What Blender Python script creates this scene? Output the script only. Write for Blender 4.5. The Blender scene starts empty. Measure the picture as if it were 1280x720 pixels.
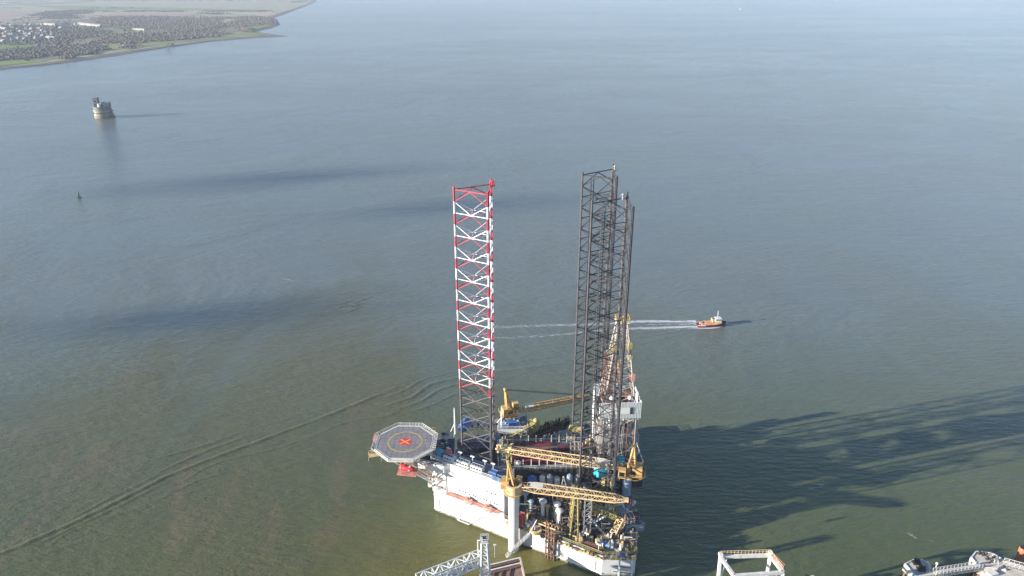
import bpy, math, random
from mathutils import Vector, Matrix
R = random.Random(7)
C = bpy.context.scene.collection
RAD = math.radians

# ------------------------------------------------------------------ camera geometry
F, TH, H = 900.0, RAD(23.3), 170.0
def at(px, py, z=0.0):
    """the point at height z that the photograph shows at pixel (px,py)"""
    x = (px-640)/F; y = -(py-360)/F
    dy = math.cos(TH)+y*math.sin(TH); dz = -math.sin(TH)+y*math.cos(TH)
    s = (z-H)/dz
    return Vector((x*s, dy*s, z))

# ------------------------------------------------------------------ mesh builder
class MB:
    def __init__(s): s.v=[]; s.f=[]; s.m=[]
    def add(s, vs, fs, m=0):
        o=len(s.v); s.v += [tuple(p) for p in vs]
        s.f += [tuple(i+o for i in q) for q in fs]; s.m += [m]*len(fs); return s
    def box(s, c, d, rz=0.0, m=0):
        """c = centre of the base, d = size"""
        x,y,z=c; a,b,h=d[0]/2,d[1]/2,d[2]; cs,sn=math.cos(rz),math.sin(rz)
        vs=[(x+cs*i*a-sn*j*b, y+sn*i*a+cs*j*b, z+k*h) for k in (0,1) for i,j in ((-1,-1),(1,-1),(1,1),(-1,1))]
        return s.add(vs,[(3,2,1,0),(4,5,6,7),(0,1,5,4),(1,2,6,5),(2,3,7,6),(3,0,4,7)],m)
    def prism(s, poly, z0, z1, m=0):
        n=len(poly)
        vs=[(p[0],p[1],z0) for p in poly]+[(p[0],p[1],z1) for p in poly]
        return s.add(vs,[tuple(range(n))[::-1],tuple(range(n,2*n))]+[(i,(i+1)%n,(i+1)%n+n,i+n) for i in range(n)],m)
    def tube(s, a, b, r, n=6, r2=None, m=0):
        a=Vector(a); b=Vector(b); d=b-a
        if d.length<1e-6: return s
        d.normalize(); u=d.cross(Vector((0,0,1)))
        if u.length<1e-3: u=Vector((1,0,0))
        u.normalize(); w=d.cross(u); r2=r if r2 is None else r2
        off = math.pi/n
        vs=[a+u*math.cos(off+2*math.pi*i/n)*r+w*math.sin(off+2*math.pi*i/n)*r for i in range(n)]
        vs+=[b+u*math.cos(off+2*math.pi*i/n)*r2+w*math.sin(off+2*math.pi*i/n)*r2 for i in range(n)]
        return s.add(vs,[tuple(range(n)),tuple(range(2*n-1,n-1,-1))]+[(i,i+n,(i+1)%n+n,(i+1)%n) for i in range(n)],m)
    def beam(s, a, b, w, m=0): return s.tube(a,b,w*0.707,4,m=m)
    def ball(s, c, r, n=8, k=6, sq=(1,1,1), m=0, half=False):
        vs=[]; fs=[]; lo = 0.0 if half else -math.pi/2
        for j in range(k+1):
            t=lo+(math.pi/2-lo)*j/k
            for i in range(n):
                p=2*math.pi*i/n
                vs.append((c[0]+r*sq[0]*math.cos(t)*math.cos(p), c[1]+r*sq[1]*math.cos(t)*math.sin(p), c[2]+r*sq[2]*math.sin(t)))
        for j in range(k):
            for i in range(n): fs.append((j*n+i,j*n+(i+1)%n,(j+1)*n+(i+1)%n,(j+1)*n+i))
        return s.add(vs,fs,m)
    def ring(s, c, r0, r1, z0, z1, n=32, m=0):
        vs=[]
        for i in range(n):
            t=2*math.pi*i/n; cs,sn=math.cos(t),math.sin(t)
            vs+=[(c[0]+r0*cs,c[1]+r0*sn,z0),(c[0]+r1*cs,c[1]+r1*sn,z0),(c[0]+r1*cs,c[1]+r1*sn,z1),(c[0]+r0*cs,c[1]+r0*sn,z1)]
        fs=[]
        for i in range(n):
            a=4*i; b=4*((i+1)%n)
            for k in range(4): fs.append((a+k,b+k,b+(k+1)%4,a+(k+1)%4))
        return s.add(vs,fs,m)
    def rail(s, pts, h=1.1, step=2.0, r=0.05, closed=False, m=0, mid=True):
        pts=[Vector(p) for p in pts]
        if closed: pts=pts+[pts[0]]
        for a,b in zip(pts[:-1],pts[1:]):
            L=(b-a).length; n=max(1,int(L/step))
            for i in range(n+1):
                p=a.lerp(b,i/n); s.beam(p,p+Vector((0,0,h)),r*1.4,m)
            s.beam(a+Vector((0,0,h)),b+Vector((0,0,h)),r*2,m)
            if mid: s.beam(a+Vector((0,0,h*.5)),b+Vector((0,0,h*.5)),r*1.4,m)
        return s
    def truss(s, a, b, w0, h0, w1=None, h1=None, n=10, rc=0.12, rb=0.06, m=0, up=(0,0,1)):
        """four-chord lattice girder from a to b"""
        a=Vector(a); b=Vector(b); d=(b-a).normalized(); up=Vector(up)
        sd=d.cross(up).normalized(); u=sd.cross(d).normalized()
        w1=w0 if w1 is None else w1; h1=h0 if h1 is None else h1
        def sec(t):
            c=a.lerp(b,t); w=(w0+(w1-w0)*t)/2; h=(h0+(h1-h0)*t)/2
            return [c+sd*w+u*h, c-sd*w+u*h, c-sd*w-u*h, c+sd*w-u*h]
        S=[sec(i/n) for i in range(n+1)]
        for k in range(4): s.tube(S[0][k],S[-1][k],rc,5,m=m)
        for i in range(n):
            for k in range(4):
                k2=(k+1)%4
                s.beam(S[i][k],S[i][k2],rb*1.6,m)
                if (i+k)%2: s.beam(S[i][k],S[i+1][k2],rb*1.6,m)
                else: s.beam(S[i][k2],S[i+1][k],rb*1.6,m)
        for k in range(4): s.beam(S[n][k],S[n][(k+1)%4],rb*1.6,m)
        return s
    def obj(s, name, mats, parent=None, origin=None, smooth=False):
        """link as ONE mesh object; vertices were given in world space"""
        o0 = Vector(parent['o0']) if parent is not None and 'o0' in parent else Vector((0,0,0))
        if parent is None and origin is not None: o0=Vector(origin)
        me=bpy.data.meshes.new(name)
        me.from_pydata([(p[0]-o0.x,p[1]-o0.y,p[2]-o0.z) for p in s.v],[],s.f)
        if not isinstance(mats,(list,tuple)): mats=[mats]
        for q in mats: me.materials.append(q)
        me.polygons.foreach_set('material_index',s.m)
        if smooth: me.polygons.foreach_set('use_smooth',[True]*len(s.f))
        me.update()
        o=bpy.data.objects.new(name,me); C.objects.link(o)
        if parent is not None: o.parent=parent; o['o0']=tuple(o0)
        else: o.location=o0; o['o0']=tuple(o0)
        return o
def tag(o, label=None, cat=None, group=None, kind=None):
    if label: o['label']=label
    if cat: o['category']=cat
    if group: o['group']=group
    if kind: o['kind']=kind
    return o
def thing(name, loc, label, cat, group=None):
    o=bpy.data.objects.new(name,None); C.objects.link(o); o.location=loc; o['o0']=tuple(loc)
    o.empty_display_size=0.5
    return tag(o,label,cat,group)
def struct(o): o['kind']='structure'; return o
def copy_tree(o, parent=None):
    c=o.copy(); C.objects.link(c); c.parent=parent
    for ch in [q for q in bpy.data.objects if q.parent==o]: copy_tree(ch,c)
    return c

# ------------------------------------------------------------------ materials
def mat(name, col, rough=0.6, metal=0.0, var=0.12, scale=0.6, rust=0.0, rustcol=(0.16,0.07,0.03), spec=0.5, bump=0.0):
    m=bpy.data.materials.new(name); m.use_nodes=True; nt=m.node_tree; N=nt.nodes; L=nt.links
    b=N['Principled BSDF']; b.inputs['Roughness'].default_value=rough; b.inputs['Metallic'].default_value=metal
    b.inputs['Specular IOR Level'].default_value=spec
    tc=N.new('ShaderNodeTexCoord'); n1=N.new('ShaderNodeTexNoise'); n1.inputs['Scale'].default_value=scale; n1.inputs['Detail'].default_value=5
    L.new(tc.outputs['Object'],n1.inputs['Vector'])
    r=N.new('ShaderNodeValToRGB'); e=r.color_ramp.elements
    e[0].position=0.3; e[1].position=0.72
    e[0].color=(*[c*(1-var) for c in col],1); e[1].color=(*[min(1,c*(1+var*.6)) for c in col],1)
    L.new(n1.outputs['Fac'],r.inputs['Fac']); out=r.outputs['Color']
    if rust>0:
        mp=N.new('ShaderNodeMapping'); mp.inputs['Scale'].default_value=(0.9,0.9,0.18); L.new(tc.outputs['Object'],mp.inputs['Vector'])
        n2=N.new('ShaderNodeTexNoise'); n2.inputs['Scale'].default_value=1.1; n2.inputs['Detail'].default_value=7; n2.inputs['Roughness'].default_value=0.65
        L.new(mp.outputs['Vector'],n2.inputs['Vector'])
        r2=N.new('ShaderNodeValToRGB'); r2.color_ramp.elements[0].position=0.72-rust*.35; r2.color_ramp.elements[1].position=0.86-rust*.25
        L.new(n2.outputs['Fac'],r2.inputs['Fac'])
        mx=N.new('ShaderNodeMix'); mx.data_type='RGBA'; L.new(r2.outputs['Color'],mx.inputs[0]); L.new(out,mx.inputs[6]); mx.inputs[7].default_value=(*rustcol,1)
        out=mx.outputs[2]
    L.new(out,b.inputs['Base Color'])
    return m
M={}
M['white']=mat('white_paint',(0.63,0.62,0.60),0.5,var=.10,scale=.25,rust=.16,rustcol=(.42,.33,.25))
def hull_paint():
    m=mat('hull_white_paint',(0.62,0.61,0.585),0.5,var=.12,scale=.2,rust=.34,rustcol=(.40,.29,.20)); nt=m.node_tree; N=nt.nodes; L=nt.links; b=N['Principled BSDF']
    src=b.inputs['Base Color'].links[0].from_socket; g=N.new('ShaderNodeNewGeometry'); sx=N.new('ShaderNodeSeparateXYZ'); L.new(g.outputs['Position'],sx.inputs[0])
    n=N.new('ShaderNodeTexNoise'); n.inputs['Scale'].default_value=.8; n.inputs['Detail'].default_value=6; L.new(g.outputs['Position'],n.inputs['Vector'])
    a=N.new('ShaderNodeMath'); a.operation='MULTIPLY_ADD'; L.new(n.outputs['Fac'],a.inputs[0]); a.inputs[1].default_value=-2.2; L.new(sx.outputs['Z'],a.inputs[2])
    r=N.new('ShaderNodeMapRange'); r.inputs[1].default_value=-.9; r.inputs[2].default_value=.25; r.inputs[3].default_value=1; r.inputs[4].default_value=0; L.new(a.outputs[0],r.inputs[0])
    mx=N.new('ShaderNodeMix'); mx.data_type='RGBA'; L.new(r.outputs[0],mx.inputs[0]); L.new(src,mx.inputs[6]); mx.inputs[7].default_value=(.13,.12,.08,1)
    L.new(mx.outputs[2],b.inputs['Base Color']); return m
M['hull']=hull_paint()
M['white_clean']=mat('clean_white_paint',(0.64,0.64,0.62),0.45,var=.06)
M['offwhite']=mat('weathered_white_paint',(0.66,0.63,0.57),0.6,var=.2,rust=.3,rustcol=(.3,.2,.13))
M['deck']=mat('grey_green_deck_paint',(0.11,0.12,0.115),0.75,var=.35,scale=.3,rust=.45,rustcol=(.14,.08,.05))
M['roof']=mat('slate_grey_roof_paint',(0.15,0.155,0.18),0.65,var=.15,scale=.15,rust=.1,rustcol=(.2,.19,.19))
M['heli']=mat('grey_helideck_coating',(0.225,0.20,0.20),0.8,var=.22,scale=.5,rust=.25,rustcol=(.12,.115,.115))
M['yellow']=mat('ochre_yellow_paint',(0.52,0.32,0.12),0.55,var=.2,rust=.28,rustcol=(.28,.13,.05))
M['cream']=mat('faded_yellow_paint',(0.62,0.45,0.24),0.6,var=.2,rust=.3,rustcol=(.33,.17,.08))
M['bright']=mat('bright_yellow_paint',(0.66,0.42,0.04),0.5,var=.1)
M['lime']=mat('dull_yellow_green_paint',(0.36,0.30,0.11),0.6,var=.25,rust=.25)
M['legsteel']=mat('weathered_grey_leg_steel',(0.075,0.068,0.072),0.7,var=.35,rust=.3,rustcol=(.13,.08,.07))
M['brace']=mat('dark_grey_brace_steel',(0.042,0.04,0.043),0.7,var=.25,rust=.2,rustcol=(.12,.08,.06))
M['dark']=mat('dark_machinery_steel',(0.04,0.042,0.045),0.6,var=.3)
M['steel']=mat('galvanised_steel',(0.36,0.36,0.36),0.5,metal=.3,var=.2)
M['rusty']=mat('rusty_brown_steel',(0.16,0.085,0.055),0.85,var=.35,scale=1.1)
M['maroon']=mat('maroon_pipe_paint',(0.16,0.02,0.035),0.55,var=.3)
M['red']=mat('red_paint',(0.55,0.03,0.035),0.5,var=.15)
M['orange']=mat('orange_red_paint',(0.80,0.14,0.03),0.5,var=.12)
M['dustyred']=mat('sun_faded_red_paint',(0.50,0.24,0.19),0.6,var=.25,rust=.2)
M['blue']=mat('blue_paint',(0.03,0.12,0.38),0.5,var=.2)
M['paleblue']=mat('pale_blue_paint',(0.16,0.32,0.50),0.55,var=.2)
M['teal']=mat('turquoise_paint',(0.03,0.42,0.58),0.5,var=.15)
M['bluegrey']=mat('blue_grey_paint',(0.22,0.29,0.36),0.55,var=.15)
M['derrick']=mat('dirty_beige_derrick_paint',(.40,.35,.31),.65,var=.35,rust=.5,rustcol=(.17,.10,.07))
M['glass']=mat('dark_window_glass',(0.015,0.018,0.022),0.12,var=.0)
M['concrete']=mat('jetty_concrete',(0.52,0.47,0.40),0.85,var=.25,scale=.5,rust=.25,rustcol=(.2,.17,.13))
M['timber']=mat('brown_jetty_decking',(0.23,0.135,0.10),0.85,var=.35,scale=.4,rust=.3,rustcol=(.1,.06,.05))
M['pile']=mat('rusty_orange_pile_steel',(0.45,0.15,0.07),0.8,var=.3,scale=1)
M['stone']=mat('pale_granite',(0.34,0.30,0.22),0.85,var=.2,scale=.2,rust=.2,rustcol=(.2,.19,.14))
M['brick']=mat('grey_brick_and_concrete',(0.19,0.18,0.18),0.85,var=.25,scale=.3)
M['green']=mat('green_buoy_paint',(0.02,0.16,0.07),0.5,var=.2)
M['black']=mat('black_rubber',(0.02,0.02,0.02),0.7,var=.2)

def leg_paint(name, dark_col):
    """paint bands of the red and white leg: white over red in every seven metre bay, bare grey below 47 m"""
    m=bpy.data.materials.new(name); m.use_nodes=True; nt=m.node_tree; N=nt.nodes; L=nt.links; b=N['Principled BSDF']
    b.inputs['Roughness'].default_value=.55
    g=N.new('ShaderNodeNewGeometry'); sx=N.new('ShaderNodeSeparateXYZ'); L.new(g.outputs['Position'],sx.inputs[0])
    def mth(op,a,bv):
        q=N.new('ShaderNodeMath'); q.operation=op
        for i,x in enumerate((a,bv)):
            if isinstance(x,(int,float)): q.inputs[i].default_value=x
            else: L.new(x,q.inputs[i])
        return q.outputs[0]
    z=sx.outputs['Z']
    fr=mth('MODULO',mth('SUBTRACT',z,5.0),7.0)          # nodes at 110, 103, ... 47
    w=mth('GREATER_THAN',fr,3.3)
    top=mth('LESS_THAN',z,110.05); w=mth('MULTIPLY',w,top)
    mx=N.new('ShaderNodeMix'); mx.data_type='RGBA'; L.new(w,mx.inputs[0]); mx.inputs[6].default_value=(.52,.07,.095,1); mx.inputs[7].default_value=(.8,.79,.8,1)
    lo=mth('LESS_THAN',z,46.9)
    m2=N.new('ShaderNodeMix'); m2.data_type='RGBA'; L.new(lo,m2.inputs[0]); L.new(mx.outputs[2],m2.inputs[6]); m2.inputs[7].default_value=(*dark_col,1)
    tc=N.new('ShaderNodeTexCoord'); n=N.new('ShaderNodeTexNoise'); n.inputs['Scale'].default_value=1.2; n.inputs['Detail'].default_value=5; L.new(tc.outputs['Object'],n.inputs['Vector'])
    mr=N.new('ShaderNodeMapRange'); mr.inputs[1].default_value=.3; mr.inputs[2].default_value=.7; mr.inputs[3].default_value=.6; mr.inputs[4].default_value=1.08; L.new(n.outputs['Fac'],mr.inputs[0])
    vm=N.new('ShaderNodeVectorMath'); vm.operation='SCALE'; L.new(m2.outputs[2],vm.inputs[0]); L.new(mr.outputs[0],vm.inputs['Scale'])
    L.new(vm.outputs[0],b.inputs['Base Color']); return m
M['legred']=leg_paint('red_and_white_leg_paint',(.15,.13,.13))

# ------------------------------------------------------------------ rig frame
RO = Vector((-10.0,203.3,0)); AX=RAD(2.66); DZ=8.0      # centre of bow leg, rig axis, main deck height
def L_(u,v,z=0):
    return Vector((RO.x+u*math.cos(AX)-v*math.sin(AX), RO.y+u*math.sin(AX)+v*math.cos(AX), z))
rig = thing('jack_up_rig', RO, 'large white hulled jack-up drilling rig with three tall lattice legs', 'drilling rig')

# hull
hp=[(-17,-3.2),(36,-35.8),(46.2,-36.2),(50.5,-20),(51,20),(48,36.5),(37,36.5),(-17,3.2)]
hull_poly=[L_(u,v) for u,v in hp]
mb=MB(); mb.prism([(p.x,p.y) for p in hull_poly],-3,DZ)
hull=mb.obj('hull',M['hull'],rig)
def inset(poly,d):
    c=Vector((sum(p.x for p in poly)/len(poly),sum(p.y for p in poly)/len(poly),0))
    return [Vector((p.x,p.y,0))+(c-Vector((p.x,p.y,0))).normalized()*d for p in poly]
mb=MB(); mb.prism([(p.x,p.y) for p in inset(hull_poly,.35)],DZ-.2,DZ+.012)
mb.obj('deck_plating',M['deck'],hull)
# rubbing strakes along the near side, rails
mb=MB()
mb.beam(hull_poly[0]+Vector((-.1,-.2,1.4)),hull_poly[1]+Vector((-.1,-.2,1.4)),.35)
mb.beam(hull_poly[0]+Vector((-.1,-.2,7.2)),hull_poly[1]+Vector((-.1,-.2,7.2)),.25)
mb.obj('rubbing_strake',M['offwhite'],hull)
# plate seams and draught marks on the near side
mb=MB()
for k in range(21):
    p=side_(k*2.9+1.5) if False else hull_poly[0].lerp(hull_poly[1],(k+.5)/21); mb.box((p.x-.02,p.y-.02,.2),(.07,.07,DZ-.4),RAD(-29.5))
mb.obj('plate_seam',M['offwhite'],hull)
for f in (.035,.5,.965):
    mb=MB(); p=hull_poly[0].lerp(hull_poly[1],f)
    mb.box((p.x-.03,p.y-.05,.5),(.08,.08,4.9),RAD(-29.5))
    for k in range(7): mb.box((p.x+.2,p.y-.16,.6+k*.75),(.45,.08,.22),RAD(-29.5))
    mb.obj('draught_marks',M['dark'],hull)
mb=MB(); e=inset(hull_poly,.6)
mb.rail([p+Vector((0,0,DZ)) for p in [e[0].lerp(e[1],.40)]+e[1:6]],1.2,1.6,.07)
mb.obj('deck_railing',M['lime'],hull)
# pipework and cable trays outboard of the near deck edge
mb=MB(); a=hull_poly[0].lerp(hull_poly[1],.46)+Vector((0,0,DZ-.5)); b=hull_poly[1]+Vector((0,0,DZ-.5)); nrm=Vector((-.5,-.86,0))
for k in range(26):
    p=a.lerp(b,(k+.5)/26)+nrm*.5; w=R.uniform(.4,1.4)
    mb.box((p.x,p.y,p.z+R.uniform(-.6,0)),(w,R.uniform(.5,1.1),R.uniform(.5,1.5)),RAD(-29.5),m=R.choice((0,0,1,2)))
mb.beam(a+nrm*.6,b+nrm*.6,.3,m=0)
for k in range(14):
    p=hull_poly[1].lerp(hull_poly[2],(k+.5)/14)+Vector((0,-.5,DZ-.6)); mb.box(p,(R.uniform(.4,.9),.7,R.uniform(.5,1.5)),0,m=R.choice((0,1,2)))
mb.obj('outboard_piping',[M['lime'],M['cream'],M['rusty']],hull)

# ------------------------------------------------------------------ legs
TRI={'1':[(-16.9,203.4),(-6.3,208.9),(-6.9,197.7)],'B':[(22.0,220.1),(32.3,227.3),(32.1,215.7)],'C':[(21.8,189.2),(32.1,194.7),(32.1,183.6)]}
def make_leg(tri, mc, mbm, label, top=114.3, z0=-6):
    P=[Vector((x,y,0)) for x,y in tri]; cen=sum(P,Vector())/3
    mb=MB()
    for a,b in ((0,1),(1,2),(0,2)):
        A,B=P[a],P[b]
        U=lambda q,z: Vector((q.x,q.y,z))
        mb.tube(U(A,113.6),U(B,113.6),.17,6)
        mid=U(A.lerp(B,.5),113.5)
        mb.tube(mid,U(A,110),.15,6); mb.tube(mid,U(B,110),.15,6)
        z=110.0
        while z>0:
            mb.tube(U(A,z-.05),U(B,z-6.95),.135,6); mb.tube(U(B,z-.05),U(A,z-6.95),.135,6)
            mb.tube(U(A,z-3.5),U(B,z-3.5),.135,6)
            z-=7
    # internal span breakers between the crossing points
    z=106.5
    while z>0:
        mids=[(P[a].lerp(P[b],.5)) for a,b in ((0,1),(1,2),(0,2))]
        for i in range(3): mb.tube((mids[i].x,mids[i].y,z),(mids[(i+1)%3].x,mids[(i+1)%3].y,z),.10,5)
        z-=7
    leg=mb.obj('leg',mbm,rig); tag(leg,label)
    for i,p in enumerate(P):
        c=MB(); c.tube((p.x,p.y,z0),(p.x,p.y,top+(1.0 if i==1 else .2)),.31,10)
        d=(cen-p).normalized(); sd=Vector((-d.y,d.x,0))
        # rack plates down both flanks of the chord, with teeth
        for s in (-1,1):
            q=p+sd*s*.36; ang=math.atan2(sd.y,sd.x)
            c.box((q.x,q.y,z0),(.22,.14,top-z0-.1),ang)
        ch=c.obj('chord',mc,leg,smooth=False)
    return leg,P,cen
leg1,P1,c1=make_leg(TRI['1'],M['legred'],M['legred'],'red and white banded lattice leg with bare grey lower part')
legB,PB,cB=make_leg(TRI['B'],M['legsteel'],M['brace'],'dark grey lattice leg, the farther of the two grey legs')
legC,PC,cC=make_leg(TRI['C'],M['legsteel'],M['brace'],'dark grey lattice leg, the nearer of the two grey legs')
# inner service ladders / raw water pipes of the aft legs
for leg,P,cen in ((legB,PB,cB),(legC,PC,cC)):
    mb=MB(); q=P[0].lerp(cen,.42); 
    for dx in (0,.9): mb.tube((q.x+dx,q.y+dx,-4),(q.x+dx,q.y+dx,112.5),.14,6)
    for k in range(56): mb.beam((q.x,q.y,2*k),(q.x+.9,q.y+.9,2*k),.1)
    mb.obj('service_pipe',M['legsteel'],leg)
# top navigation lamp boxes
for leg,P,k,mm in ((leg1,P1,1,'red'),(legB,PB,1,'steel'),(legC,PC,1,'steel')):
    p=P[k]; q=p+Vector((-1.3 if leg is legC else .5,-1.2,0))
    mb=MB(); mb.box((q.x,q.y,113.4),(1.5,1.5,.15)); mb.rail([(q.x-.7,q.y-.7,113.5),(q.x+.7,q.y-.7,113.5),(q.x+.7,q.y+.7,113.5),(q.x-.7,q.y+.7,113.5)],1.0,1.2,.05,True)
    mb.tube((q.x,q.y,113.5),(q.x,q.y,114.6),.3,8); mb.ball((q.x,q.y,114.8),.45,8,4)
    mb.obj('lamp_platform',M[mm],leg)

# jack houses (stacked motor cases) beside every chord
for P,cen,z1 in ((P1,c1,13),(PB,cB,17),(PC,cC,17)):
    for p in P:
        mb=MB(); d=(p-cen).normalized(); sd=Vector((-d.y,d.x,0)); an=math.atan2(d.y,d.x)
        for s in (-1,1):
            q=p+sd*s*1.55
            mb.box((q.x,q.y,DZ),(1.7,1.3,z1-DZ),an,m=0)
            for k in range(int((z1-DZ)/1.5)):
                z=DZ+.7+1.5*k; qq=q+d*.85
                mb.tube((qq.x,qq.y,z),(qq.x+d.x*1.0,qq.y+d.y*1.0,z),.42,8,m=1)
                qq=q+sd*s*.6; mb.tube((qq.x,qq.y,z),(qq.x+sd.x*s*.8,qq.y+sd.y*s*.8,z),.36,8,m=2)
        for k in range(3):
            z=DZ+2.5+k*3
            a=p+d*1.7-sd*3; b=p+d*1.7+sd*3
            mb.box(((a+b)/2).to_tuple()[:2]+(z,),(1.0,6.4,.1),an,m=3)
            mb.rail([(a.x+d.x*.5,a.y+d.y*.5,z),(b.x+d.x*.5,b.y+d.y*.5,z)],1.0,1.5,.05,m=0)
        mb.obj('jack_house',[M['lime'] if P is PC else M['cream'],M['bluegrey'],M['paleblue'],M['steel']],rig)

# ------------------------------------------------------------------ accommodation
ZR=22.0
s0,s1=hull_poly[0],hull_poly[1]
def side(t,off=0.0,z=0.0):
    """point along the near hull side, t metres from the bow corner, off metres inboard"""
    d=(s1-s0).normalized(); n=Vector((-d.y,d.x,0)); p=s0+d*t+n*off; p.z=z; return p
near=[side(-.6,.25),side(27.6,.25),side(27.6,7.2),side(-.6,5.0)]
mb=MB(); mb.prism([(p.x,p.y) for p in near],DZ+.02,ZR)
acc=mb.obj('accommodation_block',M['white'],rig); tag(acc,'long white accommodation block along the near side of the bow')
roof=[p+Vector((0,0,0)) for p in (side(-.3,.6),side(27.3,.6),side(27.3,6.9),side(-.3,4.7))]
mb=MB(); mb.prism([(p.x,p.y) for p in roof],ZR-.05,ZR+.03); mb.obj('roof',M['roof'],acc)
mb=MB(); mb.rail([p+Vector((0,0,ZR)) for p in (side(-.5,4.9),side(-.5,.35),side(27.5,.35),side(27.5,7.0))],1.2,1.5,.06); mb.obj('roof_railing',M['white_clean'],acc)
# windows of the near wall (two low rows) and weld seams
def panel(mb,t0,t1,z0,z1,out,m=0):
    a=side(t0,.25-out); b=side(t1,.25-out); c=side(t1,.27); d=side(t0,.27)
    mb.prism([(a.x,a.y),(b.x,b.y),(c.x,c.y),(d.x,d.y)],z0,z1,m)
for (t,z) in [(8.5+i*1.35+.25*(i%3),12.3) for i in range(13)]+[(21.0+i*1.6,16.0) for i in range(3)]:
    mb=MB(); panel(mb,t-.1,t+.6,z-.1,z+.6,.05); mb.obj('window_frame',M['offwhite'],acc)
    mb=MB(); panel(mb,t,t+.5,z,z+.5,.09); mb.obj('window',M['glass'],acc)
# galleries along the near wall
for z,t0,t1,w in ((DZ+2.6,6.5,26.5,1.9),):
    mb=MB(); a,b,c,d=side(t0,.2),side(t1,.2),side(t1,.2-w),side(t0,.2-w)
    mb.prism([(p.x,p.y) for p in (d,c,b,a)],z,z+.15)
    for k in range(11):
        t=t0+(t1-t0)*k/10; mb.beam(side(t,.2-w,z),side(t,.1,z-1.8),.16)
    mb.rail([side(t0,.2-w,z+.15),side(t1,.2-w,z+.15)],1.1,1.2,.06)
    g=mb.obj('gallery',M['dustyred'],acc); tag(g,'faded red walkway along the white wall')
# bow stair landings: three levels of small rounded balconies
for lev in range(3):
    for t in (-.6,2.6):
        q=side(t,-.7,DZ+2.9+lev*3.6)
        mb=MB(); mb.tube(q,q+Vector((0,0,.2)),1.0,10,m=1)
        for k in range(7):
            an=RAD(150+k*28); p=q+Vector((math.cos(an),math.sin(an),0))*.92; mb.beam(p,p+Vector((0,0,1.1)),.09,m=1)
        mb.ring(q,.86,.98,q.z+1.0,q.z+1.12,14,m=1)
        mb.tube(q+Vector((.1,.2,.15)),q+Vector((.1,.2,.7)),.42,8,m=0)
        mb.obj('balcony',[M['dustyred'],M['white_clean']],acc)
mb=MB()
for lev in range(3): mb.beam(side(-.6,-.9,DZ+2.9+lev*3.6),side(2.6,-.9,DZ+6.5+lev*3.6),.3); 
mb.beam(side(5.2,0,DZ+.5),side(5.2,0,ZR-.5),.25)
mb.obj('outside_stair',M['white_clean'],acc)

# middle block around the bow leg, lower and slate grey
mid=[side(-.6,5.05),side(27.6,7.25),L_(12,4),L_(11,14),L_(-6,9.8),L_(-17,3.1)]
# open well round the leg is left by building the block as walls of three pieces
Z2=15.5
mb=MB()
west=[L_(-17,-2.2),L_(-8.4,-6.2),L_(-8.4,8.3),L_(-17,3.0)]
east=[L_(5.6,-9.5),L_(12,-12.5),L_(12.5,19.0),L_(5.6,14.7)]
north=[L_(-8.2,6.5),L_(5.4,7.2),L_(5.4,14.6),L_(-8.2,8.4)]
for q in (west,east,north): mb.prism([(p.x,p.y) for p in q],DZ+.02,Z2)
ml=mb.obj('leg_well_deckhouse',[M['white']],rig)
mb=MB()
for q in (west,east,north): mb.prism([(p.x,p.y) for p in inset(q,.25)],Z2-.05,Z2+.04)
mb.obj('roof',M['roof'],ml)
# far block, taller, windows facing the camera
ZF=22.0
far=[L_(5.5,12.3),L_(16.5,12.3),L_(16.5,21.5),L_(5.5,15.2)]
mb=MB(); mb.prism([(p.x,p.y) for p in far],DZ+.02,ZF)
fb=mb.obj('far_deckhouse',M['white_clean'],rig); tag(fb,'white deckhouse with small dark windows on the far side of the bow')
for i in range(4):
    for z in (19.4,16.2):
        p=L_(6.9+i*2.6,12.27,z); mb=MB(); mb.box(p,(1.1,.12,.75),AX); mb.obj('window',M['glass'],fb)
mb=MB(); mb.prism([(p.x,p.y) for p in inset(far,.3)],ZF-.05,ZF+.03); mb.obj('roof',M['roof'],fb)
mb=MB(); mb.rail([p+Vector((0,0,ZF)) for p in inset(far,.25)],1.1,1.4,.06,True); mb.obj('roof_railing',M['offwhite'],fb)
# sloping slate canopy between the deckhouses
mb=MB(); n=12
for i in range(n):
    t0=i/n; t1=(i+1)/n; zz=lambda t: Z2+.3+3.2*math.sin(t*math.pi*.9)
    a=L_(-16+21*t0,3.4+5.5*t0*.8,zz(t0)); b=L_(-16+21*t1,3.4+5.5*t1*.8,zz(t1)); c=L_(-15+21*t1,-.5+7.6+5.4*t1*.6,zz(t1)-.6); d=L_(-15+21*t0,-.5+7.6+5.4*t0*.6,zz(t0)-.6)
    v=[a,b,c,d]+[p-Vector((0,0,.3)) for p in (a,b,c,d)]
    mb.add(v,[(0,1,2,3),(7,6,5,4),(0,4,5,1),(2,6,7,3),(1,5,6,2),(3,7,4,0)])
mb.obj('canopy_roof',M['roof'],ml)
# bow control deck between helideck and block
bow=[L_(-22,-4),L_(-13,-7),L_(-9.5,-6.5),L_(-9.5,8.6),L_(-14,9),L_(-22,6)]
mb=MB(); mb.prism([(p.x,p.y) for p in bow],ZR-3.2,ZR-.6,m=0); mb.prism([(p.x,p.y) for p in inset(bow,.3)],ZR-.65,ZR-.56,m=1)
mb.rail([p+Vector((0,0,ZR-.6)) for p in bow],1.1,1.5,.06,True,m=0)
for v in (-3,4.5): mb.beam(L_(-17,v*.6,DZ+5),L_(-21,v,ZR-3.2),.5,m=0)
mb.obj('bow_deckhouse',[M['white_clean'],M['dark']],rig)

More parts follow.
